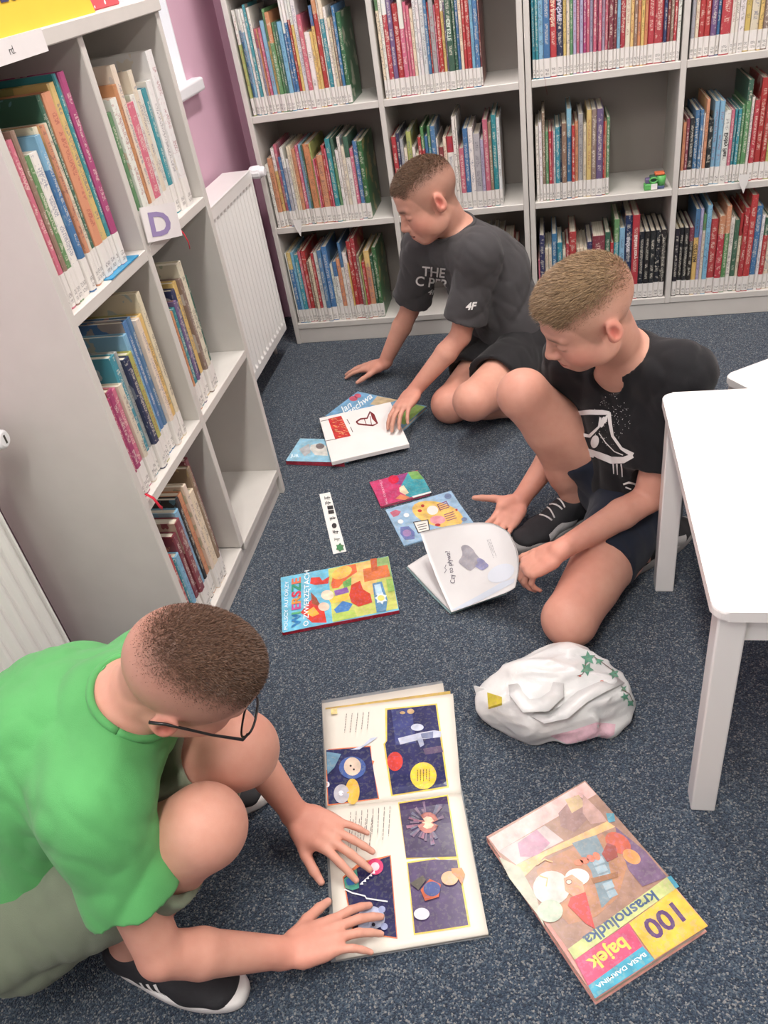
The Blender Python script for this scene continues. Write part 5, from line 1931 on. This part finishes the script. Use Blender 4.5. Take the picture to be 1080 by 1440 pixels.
pg.put(F4((452, 214), (666, 192), (716, 550), (476, 588), (443, 364), (452, 350)), NAVY)
pg.put(F4((184, 392), (376, 377), (412, 602), (194, 630)), NAVY)
pg.put(F4((505, 628), (716, 595), (758, 860), (536, 866)), (70, 58, 92))
pg.put(F4((543, 890), (658, 873), (760, 876), (810, 1162), (575, 1198)), VIO)
pg.put(F4((262, 954), (330, 905), (464, 858), (494, 1216), (305, 1188)), (40, 40, 84))
# panel contents: night sky, planets, suited figures, a burst of light
pg.put(F4((470, 214), (560, 205), (580, 360), (490, 370)), (62, 70, 122))
pg.put(F4((610, 386), (690, 372), (700, 400), (620, 412)), (96, 82, 110))
pg.put(disc(*q4((487, 442))[0], 11, 13.5), (206, 70, 60))
pg.put(disc(*q4((612, 505))[0], 18.5, 19), (238, 202, 74))
pg.put(lines_px(q4((580, 480))[0], q4((580, 545))[0], q4((645, 475))[0], 5, rd, 1.0), (70, 60, 50))
pg.put(F4((500, 340), (600, 315), (660, 305), (690, 310), (690, 335), (600, 345), (510, 368)), (186, 194, 214))
pg.put(disc(*q4((585, 292))[0], 9, 5), (196, 204, 222))
pg.put(F4((600, 320), (655, 310), (655, 340), (605, 340)), (120, 130, 160))
pg.put(F4((585, 345), (610, 345), (615, 370), (598, 380)), (170, 180, 206))
pg.put([disc(*q4((556, 222))[0], 5, 3.6), disc(*q4((520, 228))[0], 4, 2)], (186, 160, 120))
pg.put(disc(*q4((300, 470))[0], 19, 16), (70, 96, 160))
pg.put(disc(*q4((300, 465))[0], 12, 13), (214, 196, 176))
pg.put([disc(*q4((292, 462))[0], 1.5, 1.5), disc(*q4((306, 478))[0], 1.5, 1.5)], (40, 36, 40))
pg.put(F4((186, 400), (250, 410), (220, 470), (190, 500)), (110, 150, 176))
pg.put(F4((290, 392), (350, 370), (380, 340), (412, 335), (370, 365), (330, 390)), (190, 200, 220))
pg.put(disc(*q4((300, 575))[0], 10, 18), (228, 184, 80))
pg.put(disc(*q4((252, 585))[0], 11, 13), (186, 186, 196))
pg.put([disc(*q4((250, 582))[0], 3.5, 3.5), disc(*q4((190, 545))[0], 3, 4)], (226, 226, 232))
for k in range(26):
    a = rd.uniform(0, 6.28); r = rd.uniform(18, 34)
    c = q4((632, 712))[0]
    pg.n -= 1
    pg.put(stroke([(c[0] + .45 * r * math.cos(a), c[1] + .45 * r * math.sin(a)), (c[0] + r * math.cos(a) * .9, c[1] + r * math.sin(a))], [1.5, rd.uniform(2.5, 5)]), (rd.choice([124, 104, 150]), 104, 128))
pg.put(zig(*q4((632, 712))[0], 6, 15, 12), (186, 120, 110))
pg.put(zig(*q4((632, 712))[0], 4, 9, 9), (246, 206, 176))
pg.put(F4((262, 962), (318, 915), (330, 1000), (300, 1010), (268, 1000)), (84, 170, 150))
pg.put(F4((270, 965), (300, 945), (310, 985), (280, 990)), (70, 120, 190))
pg.put([stroke(q4((265, 1005), (300, 1022), (355, 1035), (362, 1046), (455, 1060)), 2.0)], (232, 234, 238))
pg.put(disc(*q4((400, 906))[0], 11.5, 11.5), (206, 66, 110))
pg.put(disc(*q4((400, 906))[0], 6, 6), (226, 196, 206))
pg.put([poly(*q4((332 + 13 * i, 985 - 12 * i), (345 + 13 * i, 970 - 12 * i), (348 + 13 * i, 985 - 12 * i))) for i in range(5)], (234, 236, 240))
pg.put([disc(*q4((385, 1130))[0], 19, 16, a0=.3), disc(*q4((365, 1170))[0], 13, 10)], (176, 186, 212))
pg.put([disc(*q4((430, 1095))[0], 5, 5), disc(*q4((440, 1170))[0], 5, 5)], (150, 160, 196))
pg.put([disc(*q4((393, 1162))[0], 2.6, 2.6), disc(*q4((370, 1140))[0], 2.6, 2.2)], (34, 34, 50))
pg.put(F4((600, 1010), (640, 960), (690, 985), (680, 1040), (620, 1058)), (196, 96, 60))
pg.put(disc(*q4((650, 1005))[0], 12, 10.5), (70, 84, 140))
pg.put(disc(*q4((728, 958))[0], 12, 10), (222, 176, 140))
pg.put(F4((735, 915), (780, 912), (795, 940), (780, 985), (765, 960), (738, 935)), (206, 140, 90))
pg.put(disc(*q4((605, 1115))[0], 11, 8.5), (206, 206, 214))
pg.put(F4((555, 980), (610, 945), (625, 965), (590, 1010)), (92, 88, 80))
TXT = (96, 92, 96)
pg.put(lines_px(q4((385, 225))[0], q4((375, 315))[0], q4((262, 235))[0], 5, rd, .7), TXT, 'printed_text')
pg.put(lines_px(q4((478, 640))[0], q4((470, 790))[0], q4((280, 670))[0], 8, rd, .7), TXT, 'printed_text')
pg.put(lines_px(q4((400, 690))[0], q4((385, 850))[0], q4((290, 700))[0], 4, rd, .7), TXT, 'printed_text')
pg.put(F4((205, 205), (232, 203), (234, 234), (206, 238)), (230, 214, 150))

# ---- book held by the boy in black: cover on the carpet, a page lifted
ho = on_floor(650, 830)
hb = empty('board_book', (ho.x, ho.y, 0))
bpy.context.view_layer.update()
tag(hb, 'open white picture book in the hands of the person in black, one page lifted', 'book', 'loose books on the carpet')


def patch(name, grid, mat, parent, thick=.0012, sub=6):
    """smooth sheet through a grid of (u, v, height) photograph points"""
    n, m_ = len(grid), len(grid[0])
    G = np.array([[on_floor(*g) for g in row] for row in grid])

    def cr(P, t):
        k = len(P) - 1
        x = t * k
        i = min(int(x), k - 1); f = x - i
        p0 = P[max(i - 1, 0)]; p1 = P[i]; p2 = P[i + 1]; p3 = P[min(i + 2, k)]
        return .5 * ((2 * p1) + (-p0 + p2) * f + (2 * p0 - 5 * p1 + 4 * p2 - p3) * f * f + (-p0 + 3 * p1 - 3 * p2 + p3) * f ** 3)
    NU, NV = sub * (m_ - 1), sub * (n - 1)
    vs = []
    for a in range(NV + 1):
        row = [cr(G[:, j], a / NV) for j in range(m_)]
        for b in range(NU + 1):
            vs.append(cr(np.array(row), b / NU))
    vs = np.array(vs)
    W = NU + 1
    fs = [(a * W + b, (a + 1) * W + b, (a + 1) * W + b + 1, a * W + b + 1) for a in range(NV) for b in range(NU)]
    gx = vs.reshape(NV + 1, W, 3)
    du = np.gradient(gx, axis=1); dv = np.gradient(gx, axis=0)
    nr = np.cross(dv, du); nr /= np.linalg.norm(nr, axis=2)[..., None] + 1e-12
    back = (gx - nr * thick).reshape(-1, 3)
    nb = len(vs)
    allv = np.concatenate([vs, back])
    af = list(fs) + [tuple(nb + i for i in f[::-1]) for f in fs]
    edge = list(range(W)) + [j * W + NU for j in range(1, NV + 1)] + [NV * W + i for i in range(NU - 1, -1, -1)] + [j * W for j in range(NV - 1, 0, -1)]
    for a, b in zip(edge, edge[1:] + edge[:1]): af.append((b, a, nb + a, nb + b))
    me = mesh_from(name, allv.tolist(), af, mat, True)
    o = link(name, me); o.parent = parent; o.matrix_parent_inverse = parent.matrix_world.inverted()
    return o, BVHTree.FromPolygons([Vector(p) for p in vs], fs)


PAPER2 = ink(222, 221, 221, .45, .08)
patch('cover', [[(571, 798, .003), (600, 779, .004), (640, 760, .006)], [(602, 832, .004), (640, 812, .006), (690, 790, .03)], [(633, 863, .006), (672, 848, .03), (712, 834, .075)]], ink(128, 156, 160, .4), hb, .003)
patch('left_page', [[(573, 796, .007), (602, 778, .008), (640, 760, .010)], [(604, 829, .008), (641, 810, .010), (690, 790, .034)], [(634, 860, .010), (673, 846, .034), (712, 832, .079)]], PAPER2, hb, .0035)
pgo, bvp = patch('lifted_page', [[(591, 749, .085), (638, 738, .125), (688, 735, .155), (715, 748, .165)],
                                [(603, 785, .060), (652, 775, .100), (702, 768, .135), (727, 775, .150)],
                                [(618, 823, .035), (664, 810, .072), (708, 800, .108), (729, 800, .125)],
                                [(635, 861, .013), (674, 847, .040), (712, 833, .082), (724, 826, .100)]], PAPER2, hb, .0012)
pg = Page(hb, bv=bvp, glossy=.3)
qm = crop(500, 640, .2407)
pg.put(poly(*qm((560, 905), (700, 830), (860, 740), (930, 720), (925, 745), (740, 845), (600, 905))), (206, 214, 226))
pg.put(disc(*qm((850, 690))[0], 20, 12, a0=-.4), (216, 222, 232))
blob = lambda c, rx, ry: ([(c[0] + rx * (1 + .22 * math.sin(3 * t + 1) + .12 * math.sin(5 * t)) * math.cos(t), c[1] + ry * (1 + .2 * math.sin(2 * t)) * math.sin(t)) for t in [2 * math.pi * i / 30 for i in range(30)]], [tuple(range(30))])
pg.put(blob(qm((660, 600))[0], 13, 17), (164, 162, 170), 'watercolour_patch')
pg.put(blob(qm((735, 638))[0], 8, 8), (150, 150, 186), 'watercolour_patch')
axm = ((-.18, -1.0), (-1.0, .16))
pg.put(flat_word('Czy to pływa?', axm, qm((555, 655))[0], 9.5, 0, .0, .86), (96, 92, 110), 'printed_text', 3.0)
pg.put(lines_px(qm((765, 495))[0], qm((808, 612))[0], qm((790, 490))[0], 3, rd, .5), (150, 148, 156), 'printed_text')
pg.put([stroke(qm((530, 640), (522, 660), (532, 670), (520, 690)), .8)], (120, 116, 130), 'printed_text')
# ------------------------------------------------------------------ plastic bag
bo = on_floor(780, 985)
bag = empty('plastic_bag', (bo.x, bo.y, 0))
tag(bag, 'crumpled white plastic carrier bag lying on the carpet between the table and comic book', 'bag')
kk = NT('thin_white_plastic')
kk.l(kk.ramp(kk.noise(kk.obj(), 18, 3), [(.3, srgb(214, 216, 216)), (.7, srgb(236, 236, 234))]), kk.b.inputs['Base Color'])
kk.b.inputs['Roughness'].default_value = .32
kk.b.inputs['Transmission Weight'].default_value = .10
kk.b.inputs['Subsurface Weight'].default_value = .2
kk.b.inputs['Subsurface Radius'].default_value = (.02, .02, .02)
kk.b.inputs['Subsurface Scale'].default_value = .5
kk.bump(kk.noise(kk.obj(), 70, 4), .35, .003)
MAT_BAG = kk.mat
B0 = Solid()
w = lambda u, v, z: np.array(on_floor(u, v, z))
B0.seg(w(745, 985, .045), w(835, 975, .050), (.085, .052), (.070, .048), u=V3(0, 1, 0), k=.03)
B0.seg(w(760, 965, .055), w(800, 950, .055), (.070, .050), (.070, .050), u=V3(0, 1, 0), k=.03)
B0.seg(w(700, 985, .030), w(745, 1000, .030), (.045, .028), (.055, .032), u=V3(0, 1, 0), k=.03)
B0.seg(w(850, 985, .035), w(872, 1000, .026), (.045, .034), (.026, .022), u=V3(0, 1, 0), k=.03)
B0.seg(w(800, 1020, .022), w(850, 1018, .020), (.030, .022), (.026, .020), u=V3(0, 1, 0), k=.02)
B0.seg((bo.x - .4, bo.y, -.2), (bo.x + .4, bo.y, -.2), (.6, .202), (.6, .202), u=V3(0, 1, 0), k=.004, op='sub')


def crumple(P):
    Q = P * np.array((.5, 1.15, 1.0))
    a = vnoise(Q, 34, 21); b = vnoise(Q, 80, 22)
    return -.012 * (1 - 1.6 * np.abs(a)) - .0035 * (1 - 1.6 * np.abs(b)) + .005


pts, quads, _ = B0.mesh(.0035, crumple)
pts = relax(pts, quads, 1, .4)
pts[:, 2] = np.maximum(pts[:, 2], .001)


def under(o, parent):
    o.parent = parent
    o.matrix_parent_inverse = Matrix.Translation(-parent.location)
    return o


under(link('bag_body', np_mesh('bag_body', pts, quads, MAT_BAG)), bag)
bvb = BVHTree.FromPolygons([tuple(p) for p in pts], [tuple(q) for q in quads.tolist()])


def ribbon(name, path, width, mat, parent, up=(0, 0, 1), th=.0012):
    """strip of film through 3D points"""
    P = [Vector(p) for p in path]
    vs, fs = [], []
    n = len(P)
    for i, p in enumerate(P):
        t = (P[min(n - 1, i + 1)] - P[max(0, i - 1)]).normalized()
        s = t.cross(Vector(up)).normalized()
        nn = s.cross(t).normalized()
        wd = width[i] if isinstance(width, (list, tuple)) else width
        for a, b in ((-1, 1), (1, 1), (1, -1), (-1, -1)):
            vs.append(p + s * wd / 2 * a + nn * th / 2 * b)
    for i in range(n - 1):
        for k in range(4):
            fs.append((4 * i + k, 4 * i + (k + 1) % 4, 4 * i + 4 + (k + 1) % 4, 4 * i + 4 + k))
    fs.append((3, 2, 1, 0)); fs.append((4 * n - 4, 4 * n - 3, 4 * n - 2, 4 * n - 1))
    return link(name, mesh_from(name, vs, fs, mat, True))


qg = crop(640, 880, .3819)


def onbag(x, y, lift=.006):
    u, v = qg((x, y))[0]
    d = Vector(px_ray(u, v)).normalized()
    h = bvb.ray_cast(Vector(CAM_C), d, 5)
    return (h[0] - d * lift) if h[0] else on_floor(u, v, .04)


under(ribbon('handle', [onbag(215, 215, .003), onbag(225, 250, .010), onbag(262, 295, .012), onbag(330, 290, .014), onbag(375, 250, .012), onbag(380, 210, .003)], [.02, .026, .034, .034, .028, .02], MAT_BAG, bag), bag)
under(ribbon('handle', [onbag(290, 320, .003), onbag(330, 340, .010), onbag(400, 320, .012), onbag(470, 260, .012), onbag(540, 225, .010), onbag(610, 200, .004)], [.02, .026, .030, .030, .026, .02], MAT_BAG, bag), bag)
# open mouth flap with the yellow thing inside
fl = [qg((68, 222))[0], qg((110, 232))[0], qg((150, 270))[0], qg((120, 300))[0], qg((85, 280))[0]]
vs = [on_floor(fl[0][0], fl[0][1], .055), on_floor(fl[1][0], fl[1][1], .060), on_floor(fl[2][0], fl[2][1], .050), on_floor(fl[3][0], fl[3][1], .028), on_floor(fl[4][0], fl[4][1], .030)]
vs2 = [v + Vector((.002, .003, -.002)) for v in vs]
under(link('mouth_flap', mesh_from('mouth_flap', [tuple(v) for v in vs + vs2], [(0, 1, 2, 3, 4), (9, 8, 7, 6, 5)] + [(i, (i + 1) % 5, 5 + (i + 1) % 5, 5 + i) for i in range(5)], MAT_BAG)), bag)
yc = [onbag(118, 245, .006), onbag(172, 262, .006), onbag(172, 285, .006), onbag(122, 300, .006)]
vs2 = [v - Vector((0, 0, .006)) for v in yc]
under(link('yellow_lining', mesh_from('yellow_lining', [tuple(v) for v in yc + vs2], [(0, 1, 2, 3), (7, 6, 5, 4)] + [(i, (i + 1) % 4, 4 + (i + 1) % 4, 4 + i) for i in range(4)], ink(196, 180, 66, .5, 0))), bag)


def bag_print(name, shapes, rgb):
    o = decal_px(name, shapes, bvb, ink(*rgb, .45), None, .0012, 5.0)
    return under(o, bag)


bag_print('printed_leaves', [zig(*qg((490, 120))[0], 5, 11, 5, .2), zig(*qg((485, 160))[0], 5, 10, 5, .8), zig(*qg((530, 130))[0], 3, 7, 5, .5), zig(*qg((585, 178))[0], 4, 8, 5), zig(*qg((625, 262))[0], 3, 7, 5), zig(*qg((645, 285))[0], 3, 6, 4), zig(*qg((620, 232))[0], 2, 6, 4)], (96, 150, 128))
bag_print('printed_branch', [stroke(qg((450, 185), (470, 178), (482, 140)), 1.0), stroke(qg((505, 110), (540, 135), (580, 165), (600, 190)), .9), stroke(qg((612, 235), (640, 250), (655, 280)), .9)], (96, 70, 60))
bag_print('pink_print', [poly(*qg((350, 405), (430, 385), (520, 355), (590, 362), (585, 400), (530, 430), (420, 438)))], (236, 196, 208))
bag_print('red_print', [disc(*qg((540, 205))[0], 2.5, 1.5), disc(*qg((460, 185))[0], 2, 1.2), disc(*qg((520, 232))[0], 6, 1.2, a0=-.2)], (190, 90, 70))

# ------------------------------------------------------------------ small green toy pack on the shelf
tx0 = 1.315
toy = empty('toy_set', (tx0, .012, SHELF_Z[1] + .0003))
tag(toy, 'small green and orange plastic toy parts in a heap on the empty shelf', 'toy')
mg = plain('toy_green_plastic', (92, 170, 92), .45, .08, 60)
mgd = plain('toy_dark_green_plastic', (52, 92, 72), .4, .1, 60)
box('green_block', 0, .040, 0, .03, 0, .020, mg, toy, .004, seg=2)
box('white_sticker', .022, .042, -.0012, .0, .002, .020, MAT_PRINT_W, toy, 0)
box('blue_base', .042, .066, .004, .034, 0, .010, plain('toy_blue', (70, 84, 120), .4), toy, .002)
tube('green_cup', [(.055, .018, .010), (.055, .018, .040)], [.013, .016], mg, toy, 14)
box('violet_piece', .004, .022, .006, .03, .020, .036, plain('toy_violet', (104, 92, 128), .4), toy, .003, seg=2)
box('dark_green_piece', .018, .044, .010, .036, .020, .042, mgd, toy, .004, seg=2)
tube('green_hoop', [(.030 + .012 * math.cos(a), .006, .030 + .008 * math.sin(a)) for a in [2 * math.pi * i / 12 for i in range(13)]], .003, mg, toy, 6)
box('orange_lid', .034, .066, .012, .040, .042, .050, plain('toy_orange', (214, 110, 70), .4), toy, .003, seg=2)

# ------------------------------------------------------------------ signs, placards, tags and ribbons
MAT_PAPER = ink(226, 222, 222, .7, 0)


def along(y0, y1, z0, z1, x):
    return


# letter placard hanging at the divider of the low bookcase
pc = [(.2165, -1.363, .934), (.2185, -1.214, .900), (.2195, -1.224, .832), (.2165, -1.372, .868)]
pl = empty('letter_placard', (.2165, -1.29, .88))
tag(pl, 'white card with a lilac letter D fixed to the low bookcase divider', 'sign')
n = 10
vs, fs = [], []
for j in (0, 1):
    for i in range(n + 1):
        f = i / n
        a = Vector(pc[0]) + (Vector(pc[1]) - Vector(pc[0])) * f; b = Vector(pc[3]) + (Vector(pc[2]) - Vector(pc[3])) * f
        bow = Vector((.006 * math.sin(f * math.pi) + .004 * f, 0, 0))
        vs += [a + bow + Vector((-.0012 * j, 0, 0)), b + bow + Vector((-.0012 * j, 0, 0))]
for i in range(n):
    fs += [(2 * i, 2 * i + 1, 2 * i + 3, 2 * i + 2), (2 * n + 2 + 2 * i + 2, 2 * n + 2 + 2 * i + 3, 2 * n + 2 + 2 * i + 1, 2 * n + 2 + 2 * i),
           (2 * i, 2 * i + 2, 2 * n + 4 + 2 * i, 2 * n + 2 + 2 * i), (2 * i + 1, 2 * n + 3 + 2 * i, 2 * n + 5 + 2 * i, 2 * i + 3)]
card = under(link('card', mesh_from('card', vs, fs, MAT_PAPER)), pl)
bvd = BVHTree.FromPolygons(vs[:2 * n + 2], [(2 * i, 2 * i + 1, 2 * i + 3, 2 * i + 2) for i in range(n)])
dv, df = flat_text('D', 1.0, offset=.03)
ux, uy = (47 / 62, -7 / 62), (12 / 48, 49 / 48)
pts2 = [(225 + (x * .95) * 44 + y * -10, 316.5 - y * 46 + x * -5) for x, y in dv]
under(decal_px('letter', [(pts2, df)], bvd, ink(150, 134, 178, .7, 0), None, .0006, 6), pl)

# price-style strip label on the top board, yellow sign and red box on top of the low bookcase
sl = empty('strip_label', (.221, -1.60, 1.240))
tag(sl, 'white paper strip label on the front edge of the low bookcase top', 'label')
box('paper', 0, .0008, -.12, .093, -.016, .016, MAT_PAPER, sl, 0)
vs_, fs_ = flat_text('rd.', .016)
link('lettering', mesh_from('lettering', [(.0011, -.010 + x, -.001 + y) for x, y in vs_], fs_, ink(50, 50, 52, .7, 0)), sl)
ZT = LZ[3] + .026
ys = empty('cardboard_sign', (.207, -1.52, ZT))
tag(ys, 'yellow cardboard sign with dark blue letters standing on the low bookcase', 'sign')
yc = [(0, -.20, 0), (0, .243, 0), (-.02, .226, .16), (-.02, -.20, .16)]
vs = [Vector(v) for v in yc] + [Vector(v) + Vector((-.004, 0, 0)) for v in yc]
link('board', mesh_from('board', vs, [(0, 1, 2, 3), (7, 6, 5, 4)] + [(i, 4 + i, 4 + (i + 1) % 4, (i + 1) % 4) for i in range(4)], ink(226, 190, 66, .7, 0)), ys)
vs_, fs_ = flat_text('ULUBI', .055, offset=.0015, align='LEFT')
link('lettering', mesh_from('lettering', [(.0012 - .125 * (.060 + y), -.078 + x * .9, .060 + y) for x, y in vs_], fs_, ink(62, 62, 96, .6, 0)), ys)
rb = empty('gift_box', (.150, -1.165, ZT))
tag(rb, 'red and white patterned box standing beside the yellow sign', 'box')
box('box_body', -.03, .03, -.105, .055, 0, .09, ink(206, 84, 92, .6, 0), rb, .002)
for i in range(16):
    yy, zz = rd.uniform(-.10, .05), rd.uniform(.005, .08)
    v, f = disc(yy, zz, rd.uniform(.002, .004), n=10)
    link('white_dot', mesh_from('white_dot', [(.0304, a, b) for a, b in v], f, MAT_PAPER), rb)


def ribbon_mark(label, pts, w=.004, rgb=(196, 40, 60)):
    o = ribbon('ribbon_bookmark', pts, w, ink(*rgb, .6, 0), None, up=(1, 0, 0), th=.0006)
    tag(o, label, 'bookmark', 'red ribbon bookmarks')
    return o


ribbon_mark('red ribbon bookmark hanging below the D card', [(.214, -1.222, .858), (.224, -1.216, .832), (.226, -1.210, .812), (.223, -1.206, .796)])
ribbon_mark('red ribbon bookmark hanging from the pink books in the low bookcase', [(.206, LYN + .032, LZ[1] + .012), (.222, LYN + .030, LZ[1] + .002), (.226, LYN + .034, LZ[1] - .022), (.224, LYN + .044, LZ[1] - .034)], .007)
ribbon_mark('dark red ribbon bookmark hanging over the upper shelf of the third back bay', [(.995, .004, SHELF_Z[2] + .004), (.998, -.006, SHELF_Z[2]), (1.000, -.008, SHELF_Z[2] - .02), (1.004, -.006, SHELF_Z[2] - .045)], .003, (140, 44, 52))


def shelf_tag(x, z, label):
    e = empty('shelf_tag', (x, -.0012, z))
    tag(e, label, 'label', 'clear pointed shelf tags')
    v = [(-.016, .0, .0), (.016, 0, 0), (.012, -.002, -.028), (.002, -.003, -.060), (-.004, -.003, -.045), (-.014, -.002, -.026)]
    vs = [Vector(q) for q in v] + [Vector(q) + Vector((0, .0008, 0)) for q in v]
    m_ = len(v)
    link('plastic', mesh_from('plastic', vs, [tuple(range(m_))[::-1], tuple(range(m_, 2 * m_))] + [(i, (i + 1) % m_, m_ + (i + 1) % m_, m_ + i) for i in range(m_)], ink(214, 212, 210, .35, .2)), e)


shelf_tag(.105, SHELF_Z[1] + .025, 'pale pointed shelf tag hanging over the bay nearest the radiator')
shelf_tag(1.625, SHELF_Z[1] + .025, 'pale pointed shelf tag hanging over the last back bay')

# blue sheet poking out under the large picture books
bs = box('plastic_folder', -.10, .002, -.16, -.035, 0, .0022, ink(40, 136, 184, .35), None, 0)
bs.location = (LX - .003, LYM - .011, LZ[2] + .0001)
tag(bs, 'flat blue plastic folder poking out beneath the upper picture books', 'folder')
bs.location.z -= .0000

# lettering on a few wide spines
def spine_title(book, text, size, z, rgb):
    vs_, fs_ = flat_text(text, size, offset=.0004)
    o = link('spine_title', mesh_from('spine_title', [(-y, -.0005, z - x) for x, y in vs_], fs_, ink(*rgb, .5)), book)
    return o


def find_book(part):
    for o in scene.objects:
        if o.get('category') == 'book' and part in o.get('label', ''): return o


for part, text, size, z, rgb in (('navy book, nineteenth from the left, lowest row, third', 'BAŚNIE', .015, .20, (226, 224, 230)),
                                 ('red book, twentieth from the left, lowest row, third', 'Baśnie i czary', .015, .19, (240, 226, 220)),
                                 ('maroon book, fourteenth from the left, lowest row, third', 'LEGENDY', .017, .17, (226, 190, 180)),
                                 ('dark green book, twentieth from the left, highest visible row, second', 'CELESTE', .016, .17, (214, 226, 214)),
                                 ('red book, fifth from the left, highest visible row, third', 'KSIĘGA BAŚNI', .016, .19, (240, 206, 180)),
                                 ('navy book, sixth from the left, highest visible row, third', 'BAŚNIE', .018, .18, (206, 206, 226)),
                                 ('red book, seventh from the left, lowest row, second', 'FOOD', .026, .15, (240, 226, 220)),
                                 ('yellow book, fifth from the left, lowest row, last', 'CZYTAM', .016, .15, (90, 80, 60)),
                                 ('white book, eleventh from the left, middle row, last', 'Dobry Pies', .016, .12, (60, 60, 60))):
    bk = find_book(part)
    if bk is None: print('no book', part)
    else: spine_title(bk, text, size, z, rgb)
